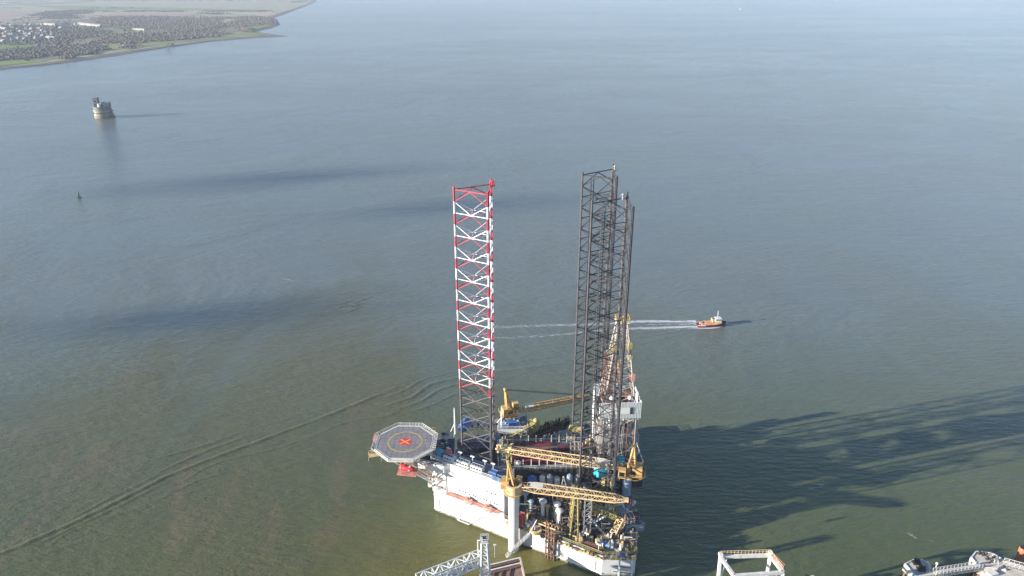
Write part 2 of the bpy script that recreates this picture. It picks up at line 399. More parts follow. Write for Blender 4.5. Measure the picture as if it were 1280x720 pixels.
# ------------------------------------------------------------------ helideck
ZH=27.0
hc=at(504.8,553,ZH)
oct_px=[(496.7,529.4),(528.9,530.6),(543.9,543.3),(541,562),(517,575),(484.5,577),(465,561.7),(473.3,542.8)]
oc=[at(x,y,ZH) for x,y in oct_px]
oc_c=sum(oc,Vector())/8; rad=sum((p-oc_c).length for p in oc)/8*.945
a0=math.atan2(*( (oc[0]-oc_c).y,(oc[0]-oc_c).x ))
octp=[oc_c+Vector((math.cos(a0-i*math.pi/4),math.sin(a0-i*math.pi/4),0))*rad for i in range(8)][::-1]
mb=MB(); mb.prism([(p.x,p.y) for p in octp],ZH-.5,ZH,m=0)
hd=mb.obj('helideck',M['offwhite'],rig)
ins=lambda k:[oc_c+(p-oc_c)*k for p in octp]
mb=MB(); mb.prism([(p.x,p.y) for p in ins(.955)],ZH-.1,ZH+.012); mb.obj('landing_surface',M['heli'],hd)
mb=MB(); mb.ring(oc_c,5.35,5.85,ZH+.016,ZH+.028,56); mb.obj('landing_circle',mat('worn_yellow_marking',(.42,.38,.13),.7,var=.35,scale=1.5,rust=.35,rustcol=(.21,.20,.20)),hd)
mb=MB()
for k in range(30):
    pass
# worn red patch with an orange-white X
x1=oc_c
def arm(an,l,w,z,m):
    d=Vector((math.cos(an),math.sin(an),0)); s=Vector((-d.y,d.x,0))
    p=[x1+d*l+s*w,x1-d*l+s*w,x1-d*l-s*w,x1+d*l-s*w]
    mb.prism([(q.x,q.y) for q in p],z,z+.01,m)
arm(RAD(40),2.0,1.25,ZH+.016,0); arm(RAD(-40),2.0,1.25,ZH+.0275,0); arm(RAD(40),2.1,.2,ZH+.039,1); arm(RAD(-40),2.1,.2,ZH+.051,1)
mb.obj('closed_deck_marking',[mat('red_marking',(.62,.05,.03),.7,var=.15),mat('pale_orange_marking',(.85,.38,.14),.7,var=.1)],hd)
# white edge line and grid of landing net / seams
mb=MB(); q=ins(.94); 
for a,b in zip(q,q[1:]+q[:1]): mb.beam(a+Vector((0,0,ZH+.0-a.z)),b+Vector((0,0,ZH-b.z)),.16)
mb.obj('edge_line',M['offwhite'],hd)
mb=MB()
for k in range(-5,6):
    o=k*1.75; l=math.sqrt(max(0,(rad*.86)**2-o*o))
    for s in (0,1):
        if s: a=oc_c+Vector((-l,o,.0)); b=oc_c+Vector((l,o,0))
        else: a=oc_c+Vector((o,-l,0)); b=oc_c+Vector((o,l,0))
        for p in (a,b): p.z=ZH+.013
        mb.box(((a+b)/2).to_tuple(),((b-a).length if s else .07,.07 if s else (b-a).length,.002))
mb.obj('deck_seam',M['dark'],hd)
# worn lettering blocks: strokes only, illegible in the photograph
mb=MB()
def stroke(u,v,l,w,an):
    mb=MB(); mb.box((oc_c.x+u,oc_c.y+v,ZH+.018),(l,w,.01),an); mb.obj('worn_marking',M['steel'],hd)
for dy in (-.9,.9): stroke(7.6,dy,2.0,.18,0)
for dx in (-.7,.0,.7): stroke(7.6+dx,0,.2,1.6,0)
for dx in (-.6,.6): stroke(3.0+dx,7.6,.18,1.2,.1)
for dy in (-.7,.7): stroke(3.0,7.6+dy,1.2,.16,.1)
for k in range(5): stroke(-3.8+k*.9,-8.0,.14,1.2,0)
# perimeter safety net
mb=MB()
out=[oc_c+(p-oc_c)*1.10+Vector((0,0,.35)) for p in octp]
for i in range(8):
    j=(i+1)%8; a,b=octp[i],octp[j]; c,d=out[i],out[j]
    mb.beam(c,d,.13); mb.beam((a+c)/2,(b+d)/2,.07)
    for k in range(9): mb.beam(a.lerp(b,k/8)-Vector((0,0,.1)),c.lerp(d,k/8),.1)
mb.obj('safety_net',M['offwhite'],hd)
# support truss below
mb=MB()
for zz,w in ((ZH-.9,1.0),(ZH-2.8,.62)):
    q=[oc_c+(p-oc_c)*w for p in octp]
    for i in range(8):
        a=q[i].copy(); b=q[(i+1)%8].copy(); a.z=b.z=zz; mb.beam(a,b,.28)
for i in range(8):
    a=octp[i].copy(); a.z=ZH-.9; b=oc_c+(octp[i]-oc_c)*.62; b.z=ZH-2.8; c=oc_c+(octp[(i+1)%8]-oc_c); c.z=ZH-.9
    mb.beam(a,b,.22); mb.beam(b,c,.2)
    cc=oc_c.copy(); cc.z=ZH-.9; mb.beam(a,cc,.25)
hb=[L_(-17,-2.8),L_(-17,2.8)]
for sy,hbv in ((-1,hb[0]),(1,hb[1])):
    for k,z in ((.95,ZH-2.8),(.2,ZH-2.8),(-.45,ZH-2.8)):
        p=oc_c+Vector((-rad*k*.6,sy*rad*.45,0)); p.z=z
        q=hbv.copy(); q.z=DZ+3+(-k+1)*3.2
        mb.tube(p,q,.24,7)
    mb.tube(hbv+Vector((-.2,0,DZ+2)),hbv+Vector((-.2,0,ZH-1)),.35,8)
p=oc_c+Vector((2,-rad*.75,0)); p.z=ZH-1; mb.tube(p,side(2,.0,ZR-3),.2,6); mb.tube(p+Vector((-3,0,0)),side(0,0,DZ+4),.2,6)
mb.obj('support_truss',M['offwhite'],hd)
# small access platforms hanging off the rim
for (px,py,w,l) in ((469,569,4.2,1.8),(470,549,1.4,4.0),(541,540,2.0,2.0)):
    p=at(px,py,ZH-1.5); mb=MB(); mb.box(p,(w,l,.15),.3); 
    q=[p+Vector((sx*w/2,sy*l/2,.1)) for sx,sy in ((-1,-1),(1,-1),(1,1),(-1,1))]
    mb.rail(q,1.1,.8,.06,True); 
    for z in q: mb.beam(z,z-Vector((0,0,1.8)),.1)
    mb.obj('access_platform',M['cream' if px!=470 else 'dustyred'],hd)

# ------------------------------------------------------------------ cranes
def make_crane(label, base, zb, ztop, rp, head_r, tip, zboom, mast_back, hm, mp, my, by, nb=18, cup=True, house=1.0, bw=2.6):
    base=Vector((base[0],base[1],0))
    mb=MB(); mb.tube((base.x,base.y,zb),(base.x,base.y,ztop),rp,20)
    crane=mb.obj('crane',mp,rig,smooth=False); tag(crane,label)
    mb=MB()
    if cup:
        mb.tube((base.x,base.y,ztop-.4),(base.x,base.y,ztop+1.2),rp,20,head_r,m=0)
        mb.ring(base,head_r*.72,head_r,ztop+1.2,ztop+4.1,22,m=0)
        mb.tube((base.x,base.y,ztop+1.2),(base.x,base.y,ztop+1.4),head_r*.9,20,m=1)
        mb.ring(base,head_r,head_r+.5,ztop+.9,ztop+1.15,22,m=1)
    else:
        mb.tube((base.x,base.y,ztop-.2),(base.x,base.y,ztop+1.0),rp*1.25,20,m=0)
    mb.obj('slew_ring',[M['cream'],M['yellow']],crane)
    d=Vector((tip.x-base.x,tip.y-base.y,0)).normalized(); s=Vector((-d.y,d.x,0)); an=math.atan2(d.y,d.x)
    zf=ztop+(2.6 if cup else 1.0)
    # machinery house
    mb=MB(); h=house; c=base-d*1.4*h
    mb.box((c.x,c.y,zf),(4.6*h,3.6*h,.35),an,m=0)
    mb.box((c.x-d.x*1.1,c.y-d.y*1.1,zf+.35),(2.4*h,3.0*h,2.4*h),an,m=0)
    mb.tube(c-s*1.5*h+Vector((0,0,zf+1.3)),c+s*1.5*h+Vector((0,0,zf+1.3)),.75*h,12,m=1)
    mb.rail([c+d*x*h+s*y*h+Vector((0,0,zf+.35)) for x,y in ((-2.9,-2.2),(2.2,-2.2),(2.2,2.2),(-2.9,2.2))],1.1,1.2,.05,True,m=0)
    mb.ring(c,2.6*h,2.8*h,zf-.1,zf+.1,18,m=0)
    mb.obj('machinery_house',[my,M['dark']],crane)
    mb=MB(); q=base+d*1.4*h+s*2.0*h; mb.box((q.x,q.y,zf+.2),(1.8*h,1.5*h,2.3*h),an,m=0)
    g=q+d*.92*h; mb.box((g.x,g.y,zf+1.0),(.06,1.2*h,1.2*h),an,m=1); g=q+s*.77*h; mb.box((g.x,g.y,zf+1.0),(1.3*h,.06,1.2*h),an,m=1)
    mb.obj('operator_cab',[my,M['glass']],crane)
    # mast (gantry)
    mb=MB(); top=base-d*mast_back+Vector((0,0,zf+hm))
    for sg in (-1,1):
        f=base+d*.4+s*sg*.95*h+Vector((0,0,zf)); b=base-d*2.0*h+s*sg*.95*h+Vector((0,0,zf)); t=top+s*sg*.5
        mb.beam(f,t,.46*h); mb.beam(b,t,.36*h)
        for k in range(1,5):
            mb.beam(f.lerp(t,k/5),b.lerp(t,k/5),.2)
    for k in range(1,6):
        f0=base+d*.4-s*.95+Vector((0,0,zf)); f1=base+d*.4+s*.95+Vector((0,0,zf)); mb.beam(f0.lerp(top-s*.5,k/6),f1.lerp(top+s*.5,k/6),.2)
    mb.box((top.x,top.y,top.z-.3),(.8,1.6,.5),an); mb.tube(top-s*.6,top+s*.6,.42,10)
    mb.obj('mast',my,crane)
    # boom
    r=base+d*2.0; r.z=zboom; t=Vector((tip.x,tip.y,tip.z)); L=(t-r).length
    mb=MB(); k1=r.lerp(t,.14); k2=r.lerp(t,.90)
    mb.truss(r,k1,bw*1.0,.5,bw,bw*.85,2,.17,.10); mb.truss(k1,k2,bw,bw*.85,bw*.8,bw*.7,nb,.23,.085); mb.truss(k2,t,bw*.8,bw*.7,bw*.45,.5,3,.15,.08)
    mb.box((t.x-d.x*.3,t.y-d.y*.3,t.z-.5),(1.6,bw*.5,1.0),an)
    boom=mb.obj('boom',by,crane)
    # walkway plate section and sheaves
    mb=MB(); a=r.lerp(t,.10); b=r.lerp(t,.22); a.z+=bw*.42; b.z+=bw*.42
    c=(a+b)/2; mb.box((c.x,c.y,c.z),((b-a).length,bw*.7,.12),an); mb.obj('boom_walkway',M['white_clean'],crane)
    # ropes
    mb=MB()
    for sg in (-.5,-.2,.2,.5):
        mb.tube(top+s*sg,r.lerp(t,.93)+s*sg+Vector((0,0,bw*.4)),.045,4)
    e=t-Vector((0,0,.6)); mb.tube(e,e-Vector((0,0,5)),.05,4)
    mb.obj('pendant_rope',M['dark'],crane)
    mb=MB(); mb.tube(e-Vector((0,0,5)),e-Vector((0,0,6.2)),.35,8); mb.ball(e-Vector((0,0,6.5)),.5,8,5); mb.obj('hook_block',M['rusty'],crane)
    return crane
make_crane('near pedestal crane on a fat white column at the hull side', (0.5,180.9), -2, 22.2, 1.7, 2.65, Vector((34.6,173.9,25.6)), 25.6, 1.6, 9.0, M['white_clean'], M['yellow'], M['cream'], 17, True, 1.0, 2.4)
make_crane('far pedestal crane with orange machinery house and boom lying behind the grey legs', (0.4,222.4), DZ, 23.6, 1.3, 2.4, at(735,495,26.5), 25.5, 3.0, 10.5, M['cream'], M['yellow'], M['yellow'], 15, False, 1.15, 2.0)
make_crane('stern pedestal crane on a blue grey column with boom stretching towards the bow', (37.6,190.8), DZ, 21.5, 1.4, 2.4, Vector((-3.2,199.7,25.6)), 24.6, 1.4, 11.0, M['bluegrey'], M['yellow'], M['cream'], 18, False, 1.3, 2.5)
# boom head clutter of the stern crane
mb=MB(); t=Vector((-3.0,199.4,25.4))
for k in range(14): mb.box((t.x+R.uniform(-2,3.4),t.y+R.uniform(-1.2,1.2),t.z+R.uniform(-.8,1.2)),(R.uniform(.5,1.3),R.uniform(.4,1.1),R.uniform(.3,.9)),R.uniform(0,3))
mb.box((t.x+.7,t.y,t.z-.4),(5.2,2.0,1.0),.1)
mb.obj('boom_head',M['cream'],rig)
mb=MB()
for sx in (-1.2,1.2): mb.beam((-1.0+sx,198.5,DZ+4),(-1.0+sx*.6,198.8,24.2),.4)
mb.beam((-2.0,198.6,24.0),(0,198.8,24.0),.5)
for k in range(5): mb.beam((-2.1,198.5,10+k*3),(0,198.6,12.5+k*3),.22)
mb.obj('boom_rest',M['lime'],rig)
mb=MB()
# rest for the near crane boom (trestle standing by the aft leg)
for sx in (-.9,.9):
    for sy in (-.9,.9): mb.beam((19.6+sx*1.5,179.2+sy*1.5,DZ),(19.8+sx*.6,178.4+sy*.8,24.2),.36)
for k in range(7):
    z=DZ+1+k*2.2; mb.beam((18.4,178,z),(21.0,178,z+2.0),.2); mb.beam((21.0,180,z),(18.4,180,z+2.0),.2); mb.beam((18.3,178,z),(18.3,180,z+2),.2)
mb.obj('crane_boom_rest',M['lime'],rig)

# ------------------------------------------------------------------ cantilever, drill floor and derrick
ZC=19.5
mb=MB()
for v in (-7,7):
    mb.box(L_(31,v,DZ+3),(46,.9,ZC-DZ-3),AX)
    for k in range(24): p=L_(9+k*1.9,v+(-.55 if v<0 else .55),DZ+3); mb.box(p,(.18,.3,ZC-DZ-3),AX)
for u in (12,24,36,48): mb.box(L_(u,0,DZ),(1.2,16,3),AX)
cant=mb.obj('cantilever',[M['brace']],rig)
mb=MB(); mb.box(L_(29.5,0,ZC),(49,15.2,.3),AX); mb.obj('pipe_deck',M['deck'],cant)
mb=MB(); mb.rail([L_(5.2,-7.6,ZC+.3),L_(53.8,-7.6,ZC+.3),L_(53.8,7.6,ZC+.3),L_(5.2,7.6,ZC+.3)],1.2,1.7,.07,True)
for k in range(10): 
    for v in (-6.7,6.9): mb.beam(L_(8+k*2.7,v,ZC+.3),L_(8+k*2.7,v,ZC+3.4),.28)
mb.obj('pipe_rack_post',M['offwhite'],cant)
# substructure
dc=L_(45,0); DF=38.0
mb=MB()
def dpt(a,b,z): return L_(45+a,b,z)
for a in (-6,6):
    for b in (-5.4,5.4): mb.beam(dpt(a,b,ZC+.3),dpt(a,b,DF),.75)
zs=[ZC+.3,25.8,31.6,DF-.6]
for z in zs[1:]:
    for (a0_,b0_),(a1_,b1_) in (((-6,-5.4),(6,-5.4)),((6,-5.4),(6,5.4)),((6,5.4),(-6,5.4)),((-6,5.4),(-6,-5.4))): mb.beam(dpt(a0_,b0_,z),dpt(a1_,b1_,z),.42)
for z0,z1 in zip(zs[:-1],zs[1:]):
    for (a0_,b0_),(a1_,b1_) in (((-6,-5.4),(6,-5.4)),((6,-5.4),(6,5.4)),((6,5.4),(-6,5.4)),((-6,5.4),(-6,-5.4))):
        mb.beam(dpt(a0_,b0_,z0),dpt(a1_,b1_,z1),.3); mb.beam(dpt(a1_,b1_,z0),dpt(a0_,b0_,z1),.3)
mb.obj('substructure',M['derrick'],cant)
# platforms and vessels inside the substructure
mb=MB()
for z in (25.6,31.4):
    mb.box(dpt(0,0,z),(12.5,11.2,.2),AX,m=0)
    mb.rail([dpt(a,b,z+.2) for a,b in ((-6.2,-5.5),(6.2,-5.5),(6.2,5.5),(-6.2,5.5))],1.1,1.5,.06,True,m=1)
for k in range(26):
    z=R.choice((ZC+.3,25.8,31.6)); a=R.uniform(-5.2,5.2); b=R.uniform(-5.2,4.5)
    if R.random()<.5: mb.tube(dpt(a,b,z),dpt(a,b,z+R.uniform(1.2,3.6)),R.uniform(.3,.8),10,m=R.choice((2,3,4,0)))
    else: mb.box(dpt(a,b,z),(R.uniform(.8,2.4),R.uniform(.8,2),R.uniform(.8,2.4)),AX,m=R.choice((2,3,4,0)))
for k in range(14):
    a=R.uniform(-6,6); mb.tube(dpt(a,-5.8,ZC+R.uniform(0,6)),dpt(a+R.uniform(-.4,.4),-5.8,DF-R.uniform(0,5)),R.uniform(.09,.2),6,m=R.choice((0,1,3)))
mb.obj('substructure_platform',[M['steel'],M['cream'],M['bluegrey'],M['rusty'],M['white_clean']],cant)
mb=MB(); mb.box(dpt(0,0,DF),(13.6,12.4,.35),AX); df=mb.obj('drill_floor',M['dark'],rig)
# wind wall: grey sheet with a bright sign board and a dark doorway
mb=MB()
mb.box(dpt(0,-6.1,DF-.3),(13.8,.25,6.0),AX,m=0); mb.box(dpt(6.85,0,DF-.3),(.25,12.4,6.0),AX,m=0); mb.box(dpt(0,6.1,DF-.3),(13.8,.25,6.0),AX,m=0)
for k in range(28): mb.box(dpt(-6.7+k*.495,-6.27,DF-.3),(.08,.08,6.0),AX,m=0)
ww=mb.obj('wind_wall',mat('pale_grey_corrugated_sheet',(.60,.62,.60),.55,var=.07),df)
mb=MB(); mb.box(dpt(-1.0,-6.38,DF+1.6),(8.2,.12,2.3),AX,m=0); mb.obj('sign_board',M['white_clean'],df)
mb=MB(); mb.box(dpt(3.55,-6.40,DF+1.5),(.9,.12,2.5),AX,m=0); mb.obj('doorway',M['dark'],df)
# derrick
mb=MB(); ZT=70.0
def dk(i,z):
    t=(z-DF)/(ZT-DF); h=5.6*(1-t)+1.5*t
    a,b=((-1,-1),(1,-1),(1,1),(-1,1))[i]; return dpt(a*h,b*h*.93,z)
for i in range(4): mb.tube(dk(i,DF),dk(i,ZT),.26,6)
nz=9; zz=[DF+(ZT-DF)*k/nz for k in range(nz+1)]
for k in range(nz):
    for i in range(4):
        j=(i+1)%4
        mb.beam(dk(i,zz[k+1]),dk(j,zz[k+1]),.2)
        if not (i==3 and k<2): mb.beam(dk(i,zz[k]),dk(j,zz[k+1]),.15); mb.beam(dk(j,zz[k]),dk(i,zz[k+1]),.15)
dr=mb.obj('derrick',M['derrick'],rig)
# derrick is a part of the cantilever assembly; its own fittings go in the same group of sub-parts
mb=MB(); mb.box(dpt(0,0,ZT),(4.2,3.8,.4),AX,m=0); mb.box(dpt(0,0,ZT+.4),(2.4,1.4,1.4),AX,m=1); mb.tube(dpt(-1,-.0,ZT+1.1),dpt(1,0,ZT+1.1),.8,10,m=1)
mb.rail([dpt(a,b,ZT+.4) for a,b in ((-2.1,-1.9),(2.1,-1.9),(2.1,1.9),(-2.1,1.9))],1.2,1,.07,True,m=1)
mb.beam(dpt(-1,0,ZT+1.6),dpt(-1,0,ZT+4.4),.2,m=0)
mb.obj('crown_block',[M['offwhite'],M['bright']],dr)
mb=MB(); z=60.5; mb.box(dpt(-1.6,-2.6,z),(6.8,2.2,.25),AX,m=0); mb.box(dpt(-2.6,-3.1,z+.25),(1.5,1.2,2.6),AX,m=1); mb.box(dpt(2.4,-2.9,z+1),(1.2,1.2,2.2),AX,m=1)
mb.box(dpt(2.9,-2.5,z-3.2),(1.0,1.0,1.8),AX,m=1)
mb.rail([dpt(-5,-3.8,z+.25),dpt(2,-3.8,z+.25)],1.2,1,.07,m=1)
mb.obj('racking_board',[M['steel'],M['lime']],dr)
mb=MB(); mb.box(dpt(0,-.2,48.5),(1.5,1.5,3.6),AX,m=0); mb.box(dpt(.2,-.2,53.2),(1.6,1.2,2.6),AX,m=1)
for o in (-.5,.5): mb.tube(dpt(o,0,54),dpt(o,0,ZT),.06,4,m=2)
mb.box(dpt(3.9,-3.9,50.5),(1.2,.6,2.4),AX,m=0)
mb.obj('travelling_block',[M['dustyred'],M['yellow'],M['dark']],dr)
mb=MB()
for k in range(5):
    for j in range(9): a=-4.6+j*.38; mb.tube(dpt(a,2.6+k*.38,DF+.4),dpt(a+.3,2.2+k*.38,DF+20),.09,5)
mb.obj('racked_drill_pipe',M['rusty'],dr)
mb=MB(); mb.tube(dpt(-8.0,-5.0,29.5),dpt(-8.6,-5.2,47.5),.62,12); mb.ball(dpt(-8.6,-5.2,47.5),.62,12,5,half=True)
mb.tube(dpt(-6.0,-5.2,40),dpt(-8.4,-5.2,40),.25,6); mb.tube(dpt(-6.0,-5.2,33),dpt(-8.1,-5.2,33),.25,6)
mb.obj('white_vent_stack',M['white_clean'],dr)
# drill floor machines
mb=MB()
for k in range(16): mb.box(dpt(R.uniform(-5.5,5.5),R.uniform(-5,5),DF+.35),(R.uniform(.7,2.2),R.uniform(.7,2),R.uniform(1,4.5)),AX,m=R.choice((0,1,2,3)))
for a in (-2.8,3.2): mb.ball(dpt(a,-4.6,DF+6.6),.75,10,6,m=4); mb.tube(dpt(a,-4.6,DF+.4),dpt(a,-4.6,DF+6.3),.3,8,m=0)
mb.obj('drill_floor_machinery',[M['dark'],M['rusty'],M['steel'],M['maroon'],M['white_clean']],df)
# flare boom / yellow-green burner boom stowed on the far deck
mb=MB(); a=at(634,549,18.5); b=at(668,531,22); mb.truss(a,b,2.4,2.4,3.2,3.2,9,.2,.11,m=0)
mb.ring((b.x,b.y),1.0,1.9,b.z-1.2,b.z+1.2,14,m=0); mb.ball((b.x+.6,b.y+.3,b.z+1.4),1.2,8,5,m=0)
mb.beam(b+Vector((-1,-1,-1)),(b.x-1,b.y-1,DZ),.4); mb.beam(a+Vector((1,0,-1)),(a.x+1,a.y,DZ),.4)
mb.obj('burner_boom',M['lime'],rig)
mb=MB(); mb.tube(at(745,660,DZ),at(745,660,DZ)+Vector((0,0,0.1)),.1); 
# white X braced mooring / gangway frames near aft leg and lattice tower
a=at(733,668,DZ); 
for dx,dy in ((-1,-1),(1,-1),(1,1),(-1,1)): mb.beam((a.x+dx,a.y+dy,DZ),(a.x+dx,a.y+dy,23.8),.22)
for k in range(8):
    z=DZ+k*2; 
    for (x0,y0),(x1_,y1_) in (((-1,-1),(1,-1)),((1,-1),(1,1)),((-1,1),(-1,-1))): mb.beam((a.x+x0,a.y+y0,z),(a.x+x1_,a.y+y1_,z+2),.14); mb.beam((a.x+x0,a.y+y0,z+2),(a.x+x1_,a.y+y1_,z+2),.14)
mb.obj('ladder_tower',M['steel'],rig)
mb=MB(); mb.beam(at(735,643,14),at(754,667,9),.45); mb.beam(at(736,656,10),at(757,645,15),.5); mb.beam(at(744,652,11.5),at(752,640,15),.3)
mb.obj('leg_brace',M['white_clean'],rig)

# rusty vertical fender / caisson pipes on the near side
mb=MB(); b=side(44.5,-1.1)
for k,dx in enumerate((-.9,0,.9,1.8)):
    p=side(44.5+dx*1.1,-1.0-.25*(k%2)); mb.tube((p.x,p.y,-2),(p.x,p.y,DZ+6.5-k*1.3),.27,8)
for z in (1.5,4,6.5,9,11): 
    p=side(43.2,-1.1,z); q=side(46.8,-1.1,z); mb.beam(p,q,.4)
mb.obj('water_intake_caisson',M['rusty'],rig)
# stern ladders and pilings marks
mb=MB()
for x in (772,788):
    p=at(x,711,2); q=p+Vector((0,0,9)); mb.beam(Vector((p.x,168.0,-2)),Vector((p.x,168.0,7.5)),.45)
for z in (1,3.2,5.4): mb.beam((31.0,168.0,z),(36.6,168.0,z-.8),.18,m=1)
mb.obj('stern_fender',[M['white_clean'],M['dark']],hull)
mb=MB(); 
# boat landing ladder on near side
a=side(10,-.6,0); b=side(14.5,-.6,0)
for p in (a,b): mb.beam(p+Vector((0,0,.3)),p+Vector((0,0,4)),.15)
mb.beam(a+Vector((0,0,.4)),b+Vector((0,0,.4)),.25); mb.beam(a+Vector((-.3,-.6,1.2)),b+Vector((-.3,-.6,1.2)),.2); mb.beam(a+Vector((0,0,3.8)),b+Vector((2.5,0,5.5)),.12); mb.beam(b+Vector((0,0,.6)),side(20,-.4,6),.14)
mb.obj('boarding_ladder',M['white_clean'],hull)
# general fixed deck piping and walkways under the cranes
mb=MB()
for k in range(150):
    u=R.uniform(14,37); v=R.uniform(-28,-9)
    if v < -3.2-(u+17)*.615+4: continue
    p=L_(u,v,DZ); h=R.uniform(1.5,6.5); mb.tube(p,p+Vector((0,0,h)),R.uniform(.09,.26),6,m=R.choice((0,1,2,0)))
    q=p+Vector((R.uniform(-4,4),R.uniform(-.5,.5),h)); mb.tube(p+Vector((0,0,h)),q,R.uniform(.08,.16),6,m=R.choice((0,1,2,0)))
for k in range(9):
    v=-10-2*k; a=L_(14+k*2.4,v,DZ+2.2); b=L_(40,v,DZ+2.2); mb.tube(a,b,.14,6,m=R.choice((1,2)))
mb.obj('deck_piping',[M['dark'],M['rusty'],M['steel']],rig)
# upper walkway level between block and aft leg
mb=MB()
wk=[L_(13,-9.2),L_(36,-9.2),L_(36,-12.2),L_(13,-12.2)]
mb.prism([(p.x,p.y) for p in wk[::-1]],DZ+5.6,DZ+5.75,m=0); mb.rail([p+Vector((0,0,DZ+5.75)) for p in wk],1.1,1.8,.06,True,m=1)
for u in range(14,37,4):
    for v in (-9.4,-12): mb.beam(L_(u,v,DZ),L_(u,v,DZ+5.6),.24,m=0)
wk=[L_(13,9.2),L_(40,9.2),L_(40,12),L_(13,12)]
mb.obj('elevated_walkway',[M['steel'],M['lime']],rig)
mb=MB(); mb.prism([(p.x,p.y) for p in wk],DZ+5.6,DZ+5.75,m=0); mb.rail([p+Vector((0,0,DZ+5.75)) for p in wk],1.1,1.8,.06,True,m=1)
mb.obj('elevated_walkway',[M['steel'],M['lime']],rig)
# aft raised grey deckhouses near stern
mb=MB(); mb.box(at(790,668,DZ)+Vector((0,4,0)),(8,5,2.4),AX,m=0); mb.box(at(790,668,DZ)+Vector((0,4,2.4)),(8.4,5.4,.2),AX,m=1)
mb.obj('aft_deckhouse',[M['bluegrey'],M['deck']],rig)

def module(u0,u1,v0,v1,z,n,mats_,hmax=2.6,seed=1):
    r=random.Random(seed); mb=MB(); c=L_((u0+u1)/2,(v0+v1)/2,z); mb.box(c,(u1-u0,v1-v0,.12),AX,m=0)
    for k in range(n):
        u=r.uniform(u0+.3,u1-.3); v=r.uniform(v0+.3,v1-.3); p=L_(u,v,z+.12); m=r.randrange(len(mats_)); q=r.random()
        if q<.42: mb.box(p,(r.uniform(.3,1.5),r.uniform(.3,1.2),r.uniform(.4,hmax)),AX+r.choice((0,0,.5)),m=m)
        elif q<.75: mb.tube(p,p+Vector((0,0,r.uniform(.6,hmax*1.3))),r.uniform(.1,.4),8,m=m)
        else:
            a=p+Vector((0,0,r.uniform(.3,hmax))); b_=L_(r.uniform(u0,u1),v+r.uniform(-.4,.4),a.z); mb.tube(a,b_,r.uniform(.07,.18),6,m=m); mb.beam(a,p,.12,m=m); mb.beam(b_,Vector((b_.x,b_.y,z)),.12,m=m)
    mb.obj('machinery_module',[M[x] for x in mats_],rig)
pal=['steel','rusty','cream','dark','offwhite','lime','bluegrey']
for i,(a,b,c_,d) in enumerate(((22,28,-26,-21.5),(28.5,34,-30,-24.5),(34.5,40,-33,-27),(40.5,47,-34.5,-29.5),(41,49,-28,-22),(22,31,-20,-13),(14,20,-19,-13.5),(45.5,50,-20.5,-14),(35,38.5,-25,-22.5),(8,12.5,-11,-6))):
    module(a,b,c_,d,DZ+.02,34,pal,2.4 if i!=5 else 4.0,10+i)
for i,(a,b,c_,d,z) in enumerate(((8,16,8,13,DZ+.02),(16.5,30,8,12.8,DZ+3.02),(36,47,8.5,30,DZ+.02),(6,9,-6,6,ZC+.32),(36,38.3,-6.5,6.5,ZC+.32),(14,22,14,18.5,DZ+3.02),(23,33,19,27,DZ+3.02))):
    module(a,b,c_,d,z,34,pal,3.4,40+i)
module(6.5,15.5,13.3,17,ZF+.05,22,['offwhite','steel','paleblue','blue','rusty'],1.8,60)
module(-8,4,8.8,10.2,19.5,22,['offwhite','steel','paleblue','dark'],1.6,61)
module(-20,-11,-2,5,ZR-.55,26,['dark','steel','offwhite','rusty','red'],1.5,62)
# ================================================================== loose things on the rig
def put(o,loc,rz=0): o.location=loc; o.rotation_euler=(0,0,rz); return o
def container(loc,d,rz,m,label,group=None,cat='container',door=True):
    t=thing('shipping_container',(0,0,0),label,cat,group); x,y,h=d
    mb=MB(); mb.box((0,0,0.1),(x-.1,y-.1,h-.2),0)
    n=int(x/.35)
    for i in range(n):
        xx=-x/2+.2+(x-.4)*i/(n-1)
        for s in (-1,1): mb.box((xx,s*(y/2-.05),.2),(.14,.08,h-.4))
    mb.obj('container_body',m,t)
    mb=MB()
    for sx in (-1,1):
        for sy in (-1,1): mb.box((sx*(x/2-.06),sy*(y/2-.06),0),(.14,.14,h))
    for sy in (-1,1):
        for z in (0.02,h-.14): mb.box((0,sy*(y/2-.055),z),(x-.25,.12,.14))
    mb.obj('corner_frame',M['steel'],t)
    mb=MB(); 
    for s in (-1,1): mb.box((x/2+.0,s*y*.23,.2),(.05,y*.42,h-.45)); mb.tube((x/2+.05,s*y*.1,.25),(x/2+.05,s*y*.1,h-.3),.03,5)
    mb.obj('door',m,t)
    return put(t,loc,rz)
def skid(loc,rz,m1,m2,label,s=1.0,cat='pump unit'):
    t=thing('pump_skid',(0,0,0),label,cat)
    mb=MB()
    for y in (-.7*s,.7*s): mb.box((0,y,0),(3.4*s,.22*s,.3*s))
    for x in (-1.5*s,0,1.5*s): mb.box((x,0,.02),(.2*s,1.3*s,.26*s))
    mb.obj('base_frame',M['steel'],t)
    mb=MB(); mb.tube((-1.3*s,0,1.0*s),(.3*s,0,1.0*s),.62*s,12); mb.box((-.5*s,0,.28*s),(1.0*s,.9*s,.3*s)); 
    for k in range(5): mb.ring((0,0),0,0,0,0,3) if False else mb.tube((-1.15*s+k*.28*s,0,1.0*s),(-1.08*s+k*.28*s,0,1.0*s),.68*s,12)
    mb.obj('motor',m1,t)
    mb=MB(); mb.box((1.0*s,0,.3*s),(1.0*s,1.0*s,1.2*s)); mb.tube((.3*s,0,1.0*s),(.6*s,0,1.0*s),.2*s,8); mb.tube((1.2*s,0,1.4*s),(1.2*s,0,2.1*s),.2*s,8); mb.tube((1.2*s,0,2.0*s),(1.2*s,.9*s,2.0*s),.16*s,8)
    mb.obj('pump',m2,t)
    return put(t,loc,rz)
